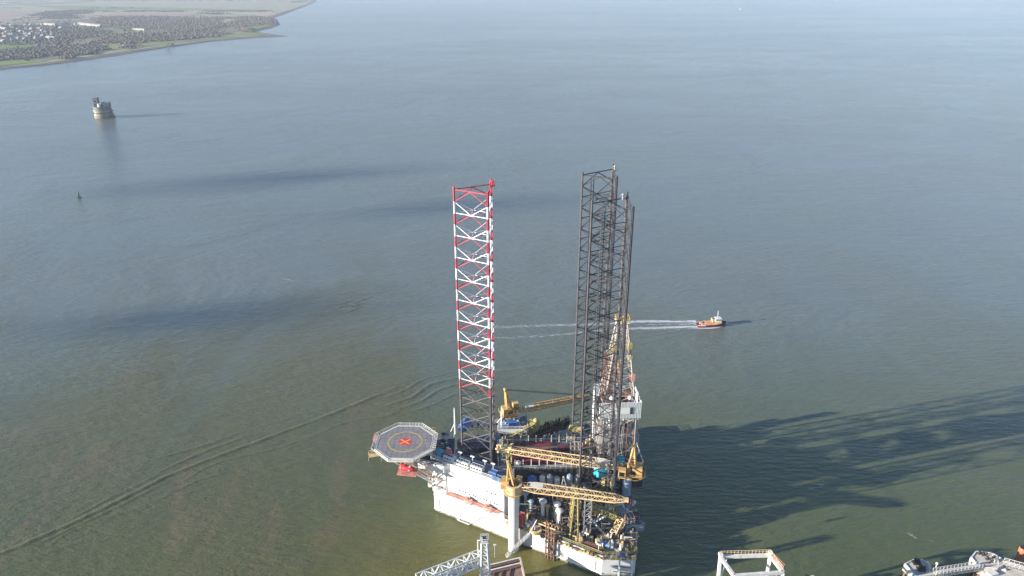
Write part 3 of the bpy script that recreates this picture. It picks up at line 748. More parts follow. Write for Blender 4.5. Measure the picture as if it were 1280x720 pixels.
def vtank(loc,r,h,m,label,group=None,top='dome'):
    t=thing('storage_tank',(0,0,0),label,'tank',group)
    mb=MB(); mb.tube((0,0,.3),(0,0,h),r,18)
    if top=='dome': mb.ball((0,0,h),r,18,4,(1,1,.35),half=True)
    for k in range(4): mb.tube((r*.8*math.cos(k*1.57),r*.8*math.sin(k*1.57),0),(r*.8*math.cos(k*1.57),r*.8*math.sin(k*1.57),.4),.12,6)
    mb.obj('shell',m,t)
    mb=MB(); mb.tube((0,0,h+r*.3),(0,0,h+r*.35+.5),.2,8); mb.ring((0,0),r+.02,r+.1,h*.33,h*.33+.15,18); mb.ring((0,0),r+.02,r+.1,h*.75,h*.75+.15,18); mb.tube((r*.9,0,.5),(r+.25,0,h*.9),.07,5)
    mb.obj('fitting',M['steel'],t)
    return put(t,loc,0)
def htank(loc,r,l,rz,m,label,cat='tank',group=None,name='horizontal_tank'):
    t=thing(name,(0,0,0),label,cat,group)
    mb=MB(); mb.tube((-l/2,0,r+.3),(l/2,0,r+.3),r,16)
    for s in (-1,1): mb.ball((s*l/2,0,r+.3),r,16,8,(.35,1,1))
    mb.obj('shell',m,t)
    mb=MB()
    for s in (-1,1): mb.box((s*l*.3,0,0),(.3,r*1.5,.6))
    mb.tube((0,0,2*r+.2),(0,0,2*r+.6),.22,8)
    mb.obj('saddle',M['steel'],t)
    return put(t,loc,rz)
def bundle(loc,l,rz,m,label,nx=6,nz=3,r=.16,name='pipe_stack'):
    t=thing(name,(0,0,0),label,'pipe stack')
    mb=MB()
    for i in range(nx):
        for j in range(nz): 
            dl=R.uniform(-.5,.5); mb.tube((-l/2+dl,(i-nx/2)*r*2.2,.25+r+j*r*2.05),(l/2+dl,(i-nx/2)*r*2.2,.25+r+j*r*2.05),r,7)
    mb.obj('pipe_layer',m,t)
    mb=MB()
    for x in (-l*.35,0,l*.35): mb.box((x,-r*1.1,0),(.25,nx*r*2.3+.6,.24))
    mb.obj('bearer',M['timber'],t)
    return put(t,loc,rz)
def vent(loc,h,r,m,label,rz=0,group=None):
    t=thing('mushroom_vent',(0,0,0),label,'vent',group)
    mb=MB(); mb.tube((0,0,0),(0,0,h),r,12); mb.obj('vent_pipe',m,t)
    mb=MB(); mb.tube((0,0,h-.1),(0,0,h+.35),r*1.25,14,r*2.1); mb.ball((0,0,h+.35),r*2.1,14,4,(1,1,.55),half=True); mb.obj('vent_cap',m,t)
    return put(t,loc,rz)
def lifeboat(loc,rz,m,label,l=5.6,group='enclosed lifeboats on the rig'):
    t=thing('lifeboat',(0,0,0),label,'lifeboat',group)
    mb=MB(); n=10; k=10; vs=[]; fs=[]
    for i in range(n+1):
        x=-l/2+l*i/n; w=max(.05,math.sin(math.pi*min(1,max(0,(i/n)*.94+.03)))**.45)
        for j in range(k):
            a=2*math.pi*j/k; vs.append((x,math.cos(a)*1.05*w,1.15+math.sin(a)*(1.05 if math.sin(a)<0 else .95)*w))
    for i in range(n):
        for j in range(k): fs.append((i*k+j,i*k+(j+1)%k,(i+1)*k+(j+1)%k,(i+1)*k+j))
    fs+= [tuple(range(k))[::-1],tuple(range(n*k,(n+1)*k))]
    mb.add(vs,fs); mb.obj('boat_hull',m,t,smooth=True)
    mb=MB(); mb.box((-l*.2,0,1.9),(1.1,1.0,.75)); mb.obj('steering_cupola',m,t)
    mb=MB(); mb.ring((0,0),1,1,1,1,3) if False else mb.box((l*.18,0,1.0),(.5,2.16,.3)); mb.box((l*.18,0,2.05),(.5,.9,.1)); mb.obj('white_band',M['white_clean'],t)
    return put(t,loc,rz)
def winch(loc,rz,m,label):
    t=thing('winch',(0,0,0),label,'winch')
    mb=MB(); mb.box((0,0,0),(2.4,1.8,.25)); 
    for s in (-1,1): mb.box((s*.95,0,.25),(.2,1.3,1.5))
    mb.obj('winch_frame',m,t)
    mb=MB(); mb.tube((-.85,0,1.1),(.85,0,1.1),.5,12,m=0); 
    for s in (-.8,.8): mb.tube((s-.05,0,1.1),(s+.05,0,1.1),.8,14,m=1)
    mb.obj('drum',[M['dark'],m],t); return put(t,loc,rz)
def basket(loc,rz,m,label,d=(3,1.8,1.2)):
    t=thing('cargo_basket',(0,0,0),label,'basket'); x,y,h=d; mb=MB()
    mb.box((0,0,.1),(x,y,.12)); 
    mb.rail([(-x/2,-y/2,.1),(x/2,-y/2,.1),(x/2,y/2,.1),(-x/2,y/2,.1)],h,.5,.06,True)
    mb.obj('basket_frame',m,t)
    mb=MB()
    for k in range(7): mb.box((R.uniform(-x*.4,x*.4),R.uniform(-y*.35,y*.35),.22),(R.uniform(.3,.8),R.uniform(.3,.6),R.uniform(.3,.8)),R.uniform(0,3),m=R.randrange(3))
    mb.obj('basket_load',[M['dark'],M['rusty'],M['steel']],t); return put(t,loc,rz)

A29=RAD(-29.5)
# roof of near block: air conditioning units
def ac(loc,rz,label,l=4.4):
    t=thing('ventilation_unit',(0,0,0),label,'ventilation unit','ventilation units along the near block roof')
    mb=MB(); mb.box((0,0,0),(l,1.9,1.7)); mb.obj('unit_casing',M['white_clean'],t)
    mb=MB(); n=int(l/1.1)
    for k in range(n):
        x=-l/2+.6+k*1.05; mb.tube((x,0,1.7),(x,0,1.82),.42,12); mb.box((x,-.96,.45),(.7,.06,.8))
    mb.obj('fan_grille',M['dark'],t)
    return put(t,loc,rz)
for i,(t,l) in enumerate(((6.0,4.2),(11.2,4.4),(16.6,4.4))):
    ac(side(t,2.0,ZR+.03),A29,['white unit with black grilles on the block roof, nearest the helideck','white unit with black grilles midway along the block roof','white unit with black grilles on the block roof, nearest the crane'][i],l)
def floodlight(loc,label,rz=0):
    t=thing('floodlight_post',(0,0,0),label,'floodlight post','floodlight posts on the rig')
    mb=MB(); mb.beam((0,0,0),(0,0,2.9),.14); mb.obj('post',M['white_clean'],t)
    mb=MB(); mb.box((0,0,2.85),(1.5,.5,.3)); mb.obj('lamp_head',M['white_clean'],t); return put(t,loc,rz)
for i,t in enumerate((4.2,8.8,13.6,18.4,21.5)):
    floodlight(side(t,3.9,ZR+.03),'white floodlight post on the near block roof, %s from the helideck end'%('first','second','third','fourth','fifth')[i],A29)
# bow deck items
vtank(at(507,569,ZH)+Vector((0,0,0)) if False else at(550.5,569.5,ZR-.5),1.15,1.9,M['teal'],'turquoise round tank beside the helideck edge')
container(at(552,563,ZR-.5),(2.2,1.5,1.6),.2,M['maroon'],'small dark red container just behind the turquoise tank')
container(at(561.5,571,ZR),(2.0,1.6,2.6),.1,M['orange'],'bright orange cabinet at the corner of the white block roof',cat='cabinet')
for i,(px,py) in enumerate(((556,545),(555,553))):
    skid(at(px,py,ZR-.5),.2,M['dark'],M['steel'],('dark machinery skid at the far end of the bow deck','dark machinery skid in the middle of the bow deck')[i],.9)
# antenna mast white
def whip(loc,h,label,dome=False,r=.28):
    t=thing('antenna_mast',(0,0,0),label,'antenna mast')
    mb=MB(); mb.tube((0,0,0),(0,0,h),r,8,r*.45); mb.obj('mast_pole',M['white_clean'],t)
    mb=MB()
    for k in range(3): a=k*2.094+.4; mb.beam((math.cos(a)*2.2,math.sin(a)*2.2,0),(0,0,h*.42),.16)
    mb.obj('mast_stay',M['white_clean'],t)
    if dome: mb=MB(); mb.ball((1.3,0,1.2),.95,12,8); mb.obj('radome',M['white_clean'],t)
    return put(t,loc)
whip(at(569,542,17),11,'tall white antenna mast behind the left chord of the red and white leg',False,.42)
whip(at(627,531,ZF),7.5,'short white antenna mast on the far deckhouse roof',False,.38)
def dome(loc,r,label):
    t=thing('satellite_dome',(0,0,0),label,'satellite dome'); mb=MB(); mb.tube((0,0,0),(0,0,r*.8),r*.5,10); mb.obj('dome_pedestal',M['steel'],t)
    mb=MB(); mb.ball((0,0,r*1.5),r,14,10); mb.obj('dome_shell',M['white_clean'],t,smooth=True); return put(t,loc)
dome(at(607,556,17),.6,'small white dome inside the red and white leg')
dome(at(648,583,ZR-2),.9,'white dome between the near block and the crane')
htank(at(581,537,20.5),1.7,4.2,1.2,M['blue'],'blue cylindrical tank behind the left side of the red and white leg')
container(at(642,532.5,ZF),(4.2,2.4,2.3),.2,M['blue'],'blue container on the far deckhouse roof under the crane')
container(at(633,533,ZF),(3.2,2.2,1.5),.05,M['paleblue'],'pale blue low box on the far deckhouse roof')
vtank(at(631,529,ZF),1.25,2.2,M['bluegrey'],'grey blue round tank behind the short antenna mast')
mb=MB()
mb.prism([(p.x,p.y) for p in (L_(-9,9.2),L_(5.4,9.3),L_(5.4,14.6),L_(-9,10.5))],Z2,19.5); mb.obj('upper_deckhouse',M['roof'],ml)
for i,(px,py,m,d) in enumerate(((592,534,'offwhite',(2,1.4,1.6)),(599,532,'steel',(1.6,1.6,2.2)),(606,534,'offwhite',(2.4,1.4,1.3)),(614,533,'rusty',(2.4,1.8,1.5)),(621,531,'offwhite',(1.6,1.4,1.8)))):
    nm=('white locker','grey locker','wide white locker','brown locker','square white locker')[i]
    t=thing('deck_locker',(0,0,0),'%s on the far roofs, %s from the blue tank'%(nm,('first','second','third','fourth','fifth')[i]),'locker')
    mb=MB(); mb.box((0,0,.1),d); mb.obj('locker_body',M[m],t); mb=MB(); mb.box((0,0,d[2]+.1),(d[0]+.15,d[1]+.15,.12)); mb.obj('locker_lid',M['steel'],t)
    mb=MB(); mb.box((-d[0]*.2,-d[1]/2-.03,.3),(d[0]*.4,.06,d[2]*.7)); mb.obj('door',M['dark'],t); put(t,at(px,py,20),.1*i)
# near crane side deck: blue and white things
container(at(617,594,ZR)+Vector((0,0,0)),(2.6,1.8,1.7),A29,M['blue'],'dark blue container on the near block roof left of the crane')
basket(at(622,600,ZR),A29,M['paleblue'],'pale blue basket on the near block roof by the crane')
# middle deck things in the shade
WL=DZ+5.76
vtank(L_(16.2,-10.6,WL),1.5,4.6,M['blue'],'bright blue tank under the upper crane boom')
for i,(u,h,m) in enumerate(((19.6,4.8,'offwhite'),(22.0,5.4,'bluegrey'),(24.4,4.2,'offwhite'),(28.6,5.2,'bluegrey'),(31.2,4.6,'steel'))):
    vtank(L_(u,-10.4-.3*(i%2),WL),.95,h,M[m],'%s upright silo below the upper boom, %s from the blue tank'%(('pale','grey','pale','grey','light grey')[i],('first','second','third','fourth','fifth')[i]))
for i,u in enumerate((14.6,26.6,33.6)):
    skid(L_(u,-11.2,WL),AX+1.57,M['rusty' if i%2 else 'bluegrey'],M['offwhite'],'%s skid among the silos, %s'%(('grey blue pump','rusty pump','grey blue engine')[i],('beside the blue tank','between the third and fourth silo','at the grey leg end')[i]),.8)
def aframe(loc,h,w,label):
    t=thing('lifting_frame',(0,0,0),label,'lifting frame'); mb=MB(); mb.beam((-w,0,0),(0,0,h),.28); mb.beam((w,0,0),(0,0,h),.28); mb.beam((-w*.5,0,h*.5),(w*.5,0,h*.5),.22); mb.obj('frame_leg',M['white_clean'],t)
    mb=MB(); mb.tube((0,-.4,h),(0,.4,h),.4,10); mb.obj('sheave',M['steel'],t); return put(t,loc,0)
aframe(L_(26.4,-12.6,DZ+5.7),6,1.5,'white A shaped lifting frame between the two crane booms')
mb=MB(); 
for x in (688,):
    p=at(x,602,DZ+3); mb.beam(p,p+Vector((0,0,13)),.8)
mb.obj('support_column',M['lime'],rig)
# turquoise covered tank near aft leg
htank(at(752,596,15.5),2.0,4.2,.35,M['teal'],'big turquoise tank seen through the nearer grey leg')
container(at(775,577,20),(2.6,2.0,2.0),.1,M['teal'],'turquoise box beside the stern crane mast')
container(at(745,560,20.0),(1.2,1.4,4.2),0,M['teal'],'narrow upright turquoise cabinet at the foot of the derrick',cat='cabinet')
# pipe deck stacks
zz_=ZC+.3
bundle(L_(17.0,-3.5,zz_),15,AX,M['maroon'],'maroon pipes on the pipe deck, nearest row on the bow side',9,3)
bundle(L_(17.5,1.2,zz_),14,AX,M['rusty'],'brown pipes on the pipe deck, middle row on the bow side',9,4)
bundle(L_(17.0,5.4,zz_),14,AX,M['maroon'],'maroon pipes on the pipe deck, far row on the bow side',6,2)
bundle(L_(31.5,-3.0,zz_),9,AX,M['rusty'],'brown pipes on the pipe deck, near row beside the derrick',8,3)
bundle(L_(31.0,3.0,zz_),9,AX,M['maroon'],'dark red pipes on the pipe deck, far row beside the derrick',8,3)
# far side deck: dark mass of upright bottles and hoses
def rack(loc,rz,label,n=9,h=4.6,m='dark'):
    t=thing('hose_rack',(0,0,0),label,'rack'); mb=MB()
    for i in range(n):
        x=(i-n/2)*.75; mb.tube((x,0,0),(x+R.uniform(-.15,.15),0,h*R.uniform(.75,1.1)),.27,8); mb.tube((x,.8,0),(x,.8+R.uniform(-.1,.1),h*R.uniform(.7,1.0)),.25,8)
    mb.obj('bottle_row',M[m],t)
    mb=MB()
    for z in (h*.3,h*.75): mb.beam((-n*.4,-.35,z),(n*.4,-.35,z),.14); mb.beam((-n*.4,1.2,z),(n*.4,1.2,z),.14)
    for s in (-1,1): mb.beam((s*n*.42,-.3,0),(s*n*.42,-.3,h),.16)
    mb.obj('rack_frame',M['lime'],t); return put(t,loc,rz)
for i,(u,v) in enumerate(((17,18),(22,21),(27,24),(19,14),(25,16.5),(31,27))):
    rack(L_(u,v,DZ+4.5 if i<3 else DZ+3),RAD(32),'dark upright bottle rack on the far deck, %s'%('back row, bow end','back row, middle','back row, stern end','front row, bow end','front row, stern end','outermost by the farther grey leg')[i],9,5.2)
mb=MB(); 
for q in ([L_(13,12.5),L_(35,13),L_(35,33.5),L_(13,20.5)],): mb.prism([(p.x,p.y) for p in q],DZ+.02,DZ+3.0)
mb.obj('far_side_deckhouse',M['dark'],rig)
htank(at(721,541,20),1.3,5.0,-.3,M['lime'],'dull yellow tank behind the left grey leg chord')
for i,(px,py) in enumerate(((709,543),(700,546),(690,549))):
    basket(at(px,py,15),.3,M['offwhite'],'white cargo basket on the far deck, %s of three from the yellow tank'%('first','second','third')[i])
# near deck: white vents and barrels
for i,(px,py,h) in enumerate(((678.5,644,5.2),(696,648,5.4),(699,652,4.0))):
    vent(at(px,py,DZ+2.2),h,.62,M['white_clean'],('thick white mushroom vent on the left of the dark deck well','tall white mushroom vent beside a yellow post','shorter white mushroom vent in front of the tall one')[i])
for i,(px,py) in enumerate(((684,648),(693,650))):
    vent(at(px,py,DZ+1.5),4.8,.4,M['lime'],('yellow vent pipe right of the thick white vent','yellow vent pipe left of the tall white vent')[i])
for i,(px,py) in enumerate(((659,657),(663.5,655.5),(668.5,654.5))):
    t=thing('gas_bottle',(0,0,0),'white drum lying beside the red cabinet, %s from the crane column'%('first','second','third')[i],'drum','white drums beside the crane column')
    mb=MB(); mb.tube((0,-.9,.6),(0,.9,.6),.55,14); mb.obj('drum_shell',M['white_clean'],t); mb=MB(); mb.box((0,0,0),(.9,1.2,.2)); mb.obj('cradle',M['steel'],t)
    put(t,at(px,py,DZ+.6),.5)
container(at(652,655,DZ),(1.6,1.6,4.2),A29,M['red'],'deep red cabinet right beside the crane column',cat='cabinet')
vent(at(657,632,DZ+2),4.5,.5,M['bluegrey'],'grey vent standing in shade right of the crane column')
vent(at(664,640,DZ+2),4.0,.45,M['bluegrey'],'grey vent in the shade behind the white drums')
# brown manifold platform
def manifold(loc,rz,label,n=6,m='cream',s=1.0):
    t=thing('valve_manifold',(0,0,0),label,'manifold'); mb=MB()
    for y in (-.9,.9): mb.tube((-n*.6*s,y*s,.9*s),(n*.6*s,y*s,.9*s),.24*s,8)
    for k in range(n): x=(-n/2+.5+k)*1.15*s; mb.tube((x,-.9*s,.9*s),(x,.9*s,.9*s),.17*s,7); mb.tube((x,0,.9*s),(x,0,1.8*s),.12*s,6)
    mb.obj('manifold_pipe',M[m],t)
    mb=MB()
    for k in range(n): x=(-n/2+.5+k)*1.15*s; mb.tube((x,0,1.75*s),(x,0,1.85*s),.42*s,10); mb.box((x,-.9*s,.0),(.25*s,.3*s,.9*s)); mb.box((x,.9*s,.0),(.25*s,.3*s,.9*s))
    mb.obj('hand_wheel',M['rusty'],t); return put(t,loc,rz)
manifold(at(688,660,DZ+1.0),A29,'yellow brown valve manifold along the near deck edge left of the rusty pipes',8,'cream')
manifold(at(676,652,DZ+1.0),A29,'yellow brown valve manifold right of the white drums',5,'yellow')
manifold(at(700,664,DZ+.4),A29,'faded yellow manifold just left of the rusty caisson pipes',4,'lime')
def roundplat(loc,r,label):
    t=thing('mooring_platform',(0,0,0),label,'platform'); mb=MB(); mb.tube((0,0,0),(0,0,.5),r,16); mb.ring((0,0),r*.6,r,.5,1.0,16); mb.obj('platform_drum',M['cream'],t)
    mb=MB(); mb.tube((0,0,.5),(0,0,1.9),r*.35,10); mb.box((0,0,1.2),(1.2,.7,.9)); mb.obj('capstan',M['steel'],t); return put(t,loc)
roundplat(at(670,664,DZ+.3),1.9,'round yellow rimmed mooring platform at the near deck edge by the gangway')
# stern deck things
for i,(px,py,m) in enumerate(((756,683,'blue'),(761,685,'paleblue'))):
    skid(at(px,py,DZ),-.4,M[m],M['steel'],('blue pump unit on the stern deck corner','pale blue pump unit next to the blue one at the stern corner')[i],1.0)
skid(at(780,701,DZ)+Vector((0,1.5,0)),0,M['blue'],M['steel'],'small blue pump unit at the very stern rail',.8)
for i,(px,py,z) in enumerate(((778,640,12),(783,645,11),(779,650,10))):
    skid(at(px,py,z),1.3,M['paleblue'],M['white_clean'],'pale blue motor block beside the nearer grey leg, %s'%('topmost','middle','lowest')[i],1.0)
winch(at(726,677,DZ),A29,M['rusty'],'rusty winch on the near stern deck, left')
winch(at(775,672,DZ),.3,M['dustyred'],'faded red winch in the middle of the stern deck')
winch(at(788,679,DZ),1.0,M['rusty'],'rusty winch near the stern rail')
container(at(789,648,DZ+2.6),(4.6,2.4,1.8),.1,M['maroon'],'maroon open container on the grey deckhouse at the stern')
container(at(783,628,DZ+4),(2.4,2.2,2.2),.1,M['maroon'],'small maroon box behind the larger maroon container')
dome(at(792,631,DZ+3),.7,'small white dome at the stern rail below the crane')
bundle(at(741,684,DZ),7,A29,M['rusty'],'rusty pipes laid along the near stern deck edge',6,2)
bundle(at(770,663,DZ),7,.5,M['steel'],'grey pipes lying between the leg and the stern rail',5,2)
bundle(at(765,690,DZ),6,.1,M['dark'],'dark pipes on the stern corner deck',5,2)
basket(at(742,671,DZ),.6,M['rusty'],'rusty cargo basket in front of the nearer grey leg')
basket(at(757,675,DZ),.1,M['steel'],'grey cargo basket behind the blue pump units')
basket(at(790,690,DZ),.1,M['lime'],'yellow cargo basket at the stern corner')
manifold(at(720,671,DZ),A29,'faded manifold right of the rusty caisson pipes',4,'lime')
for i,(px,py) in enumerate(((714,660),(722,664),(733,676),(748,690),(770,697))):
    floodlight(at(px,py,DZ),'white floodlight post on the near deck edge, %s from the crane'%('first','second','third','fourth','fifth')[i],A29)
# a yellow braced boom lying on the near leg
mb=MB(); mb.truss(at(737,632,17.5),at(770,645,14.5),1.6,1.6,1.6,1.6,9,.14,.08); mb.obj('stowed_gangway_frame',M['lime'],rig)
mb=MB(); mb.truss(at(768,668,DZ+.8),at(778,648,13),2.0,2.4,2.0,2.4,5,.16,.09); mb.obj('stair_tower',M['cream'],rig)
def scaffold(loc,d,rz,m,label,n=3,levels=3):
    t=thing('scaffold',(0,0,0),label,'scaffold'); x,y,h=d; mb=MB()
    for i in range(n+1):
        for sy in (-1,1): mb.beam((-x/2+x*i/n,sy*y/2,0),(-x/2+x*i/n,sy*y/2,h),.13)
    for k in range(1,levels+1):
        z=h*k/levels
        for sy in (-1,1): mb.beam((-x/2,sy*y/2,z),(x/2,sy*y/2,z),.12)
        for i in range(n+1): mb.beam((-x/2+x*i/n,-y/2,z),(-x/2+x*i/n,y/2,z),.12)
    for i in range(n):
        z=h*(i%levels)/levels; mb.beam((-x/2+x*i/n,-y/2,z),(-x/2+x*(i+1)/n,-y/2,z+h/levels),.1)
    mb.obj('scaffold_tube',m,t); mb=MB()
    for k in range(1,levels+1): mb.box((R.uniform(-.2,.2)*x,0,h*k/levels-.3),(x*.6,y*.85,.1))
    mb.obj('scaffold_board',M['timber'],t)
    return put(t,loc,rz)
scaffold(at(716,652,DZ),(4,2.6,8),A29,M['cream'],'tall pale yellow scaffold left of the nearer grey leg')
scaffold(at(706,640,DZ),(5,2.6,6),A29,M['rusty'],'rusty brown scaffold behind the caisson pipes')
scaffold(at(748,657,DZ),(5,3,4.6),.3,M['lime'],'yellow green scaffold inside the white X frame')
scaffold(at(784,660,DZ),(3.5,3,5),.2,M['offwhite'],'pale scaffold beside the motor blocks on the stern deck')
scaffold(at(720,570,ZC),(4,2.4,5),AX,M['offwhite'],'white scaffold on the pipe deck beside the grey leg')
scaffold(at(790,566,20),(3,3,8),.1,M['offwhite'],'white scaffold behind the stern crane mast')
scaffold(at(660,553,14),(5,2.4,5),.5,M['steel'],'grey scaffold below the yellow burner boom')
# lifeboats
lifeboat(side(9.0+6,-1.0,DZ+1.4)+Vector((0,0,0)),A29,M['dustyred'],'faded red enclosed lifeboat hanging on the white wall, bow side of the pair',4.2)
lifeboat(side(22.5,-1.0,DZ+1.4),A29,M['dustyred'],'faded red enclosed lifeboat hanging on the white wall next to the crane',4.2)
lifeboat(at(509,589,ZH-6.5),RAD(-15),M['red'],'bright red lifeboat with a white band hung under the helideck edge',5.6)
mb=MB(); p=at(509,589,ZH-6.5); 
for s in (-2,2): mb.beam(p+Vector((s,0,2)),p+Vector((s,2.0,5.6)),.2); mb.beam(p+Vector((s,-1.4,-.2)),p+Vector((s,2.0,5.6)),.15)
mb.prism([(p.x-3.2,p.y-1.6),(p.x+3.2,p.y-2.6),(p.x+3.4,p.y+1.6),(p.x-3,p.y+2)],p.z-.3,p.z-.1); mb.beam(p+Vector((3,0,-.2)),side(1,0,ZR-8),.25); mb.beam(p+Vector((3,1,3)),side(-.5,1,ZR-5),.3)
mb.rail([(p.x+3.2,p.y-2.6,p.z-.1),(p.x+7.5,p.y+.4,p.z-.1)],1.1,.8,.07); mb.rail([(p.x+3.2,p.y+1.0,p.z+.3),(p.x+7.5,p.y+2.4,p.z+.3)],1.1,.8,.07)
mb.obj('lifeboat_platform',M['dustyred'],hd)
# roof clutter on the leg-well deckhouse (hatches, vents)
for i,(px,py) in enumerate(((572,562),(590,553),(627,550),(616,558))):
    t=thing('roof_hatch',(0,0,0),'small dark hatch on the slate roof by the banded leg, %s from helideck'%('first','second','fourth','third')[i],'hatch'); mb=MB(); mb.box((0,0,0),(.9,.9,.3)); mb.obj('coaming',M['dark'],t)
    mb=MB(); mb.box((0,0,.3),(1.0,1.0,.08)); mb.obj('lid',M['steel'],t); put(t,at(px,py,Z2+.05))

# ================================================================== jetty, dolphins, gantries (near edge of the picture)
# timber decked jetty head
JZ=6.0
jet=thing('jetty_head',at(632,712,JZ),'brown decked jetty head with dark edge beams below the rig','jetty')
jp=[at(611,707,JZ),at(650,697.5,JZ),at(657,728,JZ),at(640,760,JZ),at(596,760,JZ)]
mb=MB(); mb.prism([(p.x,p.y) for p in jp[::-1]],JZ-1.2,JZ); mb.obj('deck_slab',M['timber'],jet)
mb=MB()
for k,off in enumerate((0.15,1.0,1.9,2.9)):
    a=jp[0].lerp(jp[4],off/12); b=jp[1].lerp(jp[2],off/8); a.z=b.z=JZ+.2; mb.beam(a,b,.45,m=k%2)
a=jp[1].copy(); b=jp[2].copy(); a.z=b.z=JZ+.2; mb.beam(a,b,.5,m=2)
for t in (.25,.5,.75):
    a=jp[0].lerp(jp[1],t); b=jp[4].lerp(jp[3],t); a.z=b.z=JZ+.15; a=a.lerp(b,.2); mb.beam(a,b,.35,m=1)
mb.obj('edge_beam',[M['offwhite'],M['rusty'],M['concrete']],jet)
mb=MB()
for t in (.1,.5,.9):
    for q in (.08,.5,.9):
        a=jp[0].lerp(jp[1],t).lerp(jp[4].lerp(jp[3],t),q); mb.tube((a.x,a.y,-3),(a.x,a.y,JZ-1.1),.5,12)
mb.obj('jetty_pile',M['rusty'],jet)
t=thing('lamp_post',at(618.5,697,JZ),'thin grey lamp post on the jetty head','lamp post'); p=at(618.5,697,JZ)
mb=MB(); mb.tube(p,p+Vector((0,0,5)),.14,8); mb.obj('post',M['steel'],t); mb=MB(); mb.box(p+Vector((0,0,5)),(.9,.4,.2)); mb.obj('lamp_head',M['white_clean'],t)
# gangway from jetty to rig
t=thing('gangway',at(633,694,JZ),'narrow pale gangway sloping from the jetty up to the rig deck','gangway')
a=at(633,695,JZ+.8); b=at(661,668,DZ+1.2); mb=MB(); mb.truss(a,b,.8,.8,n=14,rc=.06,rb=.03); mb.obj('gangway_truss',M['offwhite'],t)
mb=MB(); d=(b-a).normalized(); s=Vector((-d.y,d.x,0)).normalized()*.3
q=[a+s,b+s,b-s,a-s]; mb.add([x-Vector((0,0,.6)) for x in q]+[x-Vector((0,0,.52)) for x in q],[(0,1,2,3),(7,6,5,4),(0,4,5,1),(2,6,7,3),(1,5,6,2),(3,7,4,0)]); mb.obj('tread',M['steel'],t)
mb=MB(); mb.tube(at(661,668,DZ),at(671,650,DZ+5.5),.13,8); mb.obj('hoist_boom',M['white_clean'],t)
# white access tower with lattice bridge
TZ=27.0; tp=at(605.5,676,TZ)
t=thing('access_tower',(tp.x,tp.y,2),'white steel access tower with its head near the rig hull','tower')
mb=MB(); w0=1.05
lean=Vector((0.2,-2.2,0))
for sx in (-1,1):
    for sy in (-1,1): mb.beam(tp+Vector((sx*w0*.8,sy*w0*.8,0)),Vector((tp.x+lean.x+sx*w0*1.7,tp.y+lean.y+sy*w0*1.7,1)),.42)
for k in range(13):
    f0=k/13; f1=(k+1)/13
    def tw(sx,sy,f): return (tp+Vector((sx*w0*.8,sy*w0*.8,0))).lerp(Vector((tp.x+lean.x+sx*w0*1.7,tp.y+lean.y+sy*w0*1.7,1)),f)
    for (a0_,b0_),(a1_,b1_) in (((-1,-1),(1,-1)),((1,-1),(1,1)),((1,1),(-1,1)),((-1,1),(-1,-1))):
        mb.beam(tw(a0_,b0_,f0),tw(a1_,b1_,f1),.2); mb.beam(tw(a0_,b0_,f1),tw(a1_,b1_,f1),.2)
mb.obj('tower_frame',M['white_clean'],t)
mb=MB(); mb.box((tp.x,tp.y,TZ),(2.3,2.3,.25)); mb.rail([(tp.x-1.1,tp.y-1.1,TZ+.2),(tp.x+1.1,tp.y-1.1,TZ+.2),(tp.x+1.1,tp.y+1.1,TZ+.2),(tp.x-1.1,tp.y+1.1,TZ+.2)],1.2,.7,.06,True)
mb.box((tp.x,tp.y,TZ+.25),(1.0,1.0,1.0),0,1); mb.obj('head_platform',[M['white_clean'],M['dark']],t)
mb=MB(); q=tp+Vector((-1.9,.2,0)); mb.beam(q,q-Vector((0,0,11)),.3); mb.beam(q,tp,.25); mb.beam(q-Vector((0,0,11)),tp-Vector((0,0,11)),.25); mb.obj('side_ladder',M['white_clean'],t)
a=at(601,697,TZ-7.5); b=at(522,728,TZ-7.5)
t2=thing('lattice_bridge',((a+b)/2).to_tuple(),'white lattice bridge girder running from the tower to the lower left','bridge')
mb=MB(); mb.truss(a,b,2.6,3.6,n=8,rc=.2,rb=.13); mb.obj('girder',M['white_clean'],t2)
mb=MB(); d=(b-a); c=(a+b)/2; mb.box((c.x,c.y,c.z-1.9),(d.length,1.8,.15),math.atan2(d.y,d.x)); mb.obj('walkway',M['steel'],t2)
mb=MB(); e=a.lerp(b,.9); mb.beam((e.x,e.y,-2),(e.x,e.y,e.z-1.8),.9); mb.obj('support_leg',M['white_clean'],t2)
t=thing('hose_reel',at(600,712,15),'orange and dark hose reel below the lattice bridge','hose reel'); p=at(601,713,14)
mb=MB(); mb.tube(p,p+Vector((1.8,0,0)),.9,12); mb.obj('reel_drum',M['dustyred'],t); mb=MB()
for s in (0,1.8): mb.beam(p+Vector((s,0,0)),(p.x+s,p.y,JZ),.25)
mb.obj('reel_stand',M['offwhite'],t)
# white portal gantry at right
GZ=20.0
g=[at(900.5,696,GZ),at(962.5,694,GZ),at(979,715.5,GZ),at(917.5,720,GZ)]
t=thing('portal_gantry',(g[0].x,g[0].y,2),'white portal gantry frame with a walkway round its top','gantry')
mb=MB()
for a,b in ((0,1),(1,2),(2,3),(3,0)):
    mb.beam(g[a],g[b],.85)
mb.obj('top_beam',M['offwhite'],t)
for k,(dx,dy) in enumerate(((0,-2.5),(-.8,-2.5),(.6,1),(-.6,1))):
    mb=MB(); mb.beam((g[k].x+dx,g[k].y+dy,-2),g[k],.8); mb.beam((g[k].x+dx*.5,g[k].y+dy*.5,GZ*.5),g[k]+(g[(k+1)%4]-g[k])*.14,.3); mb.obj('leg',M['white_clean'],t)
mb=MB(); mb.rail([x+Vector((0,.4,.45)) for x in (g[0],g[1],g[2])],1.2,1.0,.06); mb.obj('railing',M['cream'],t)
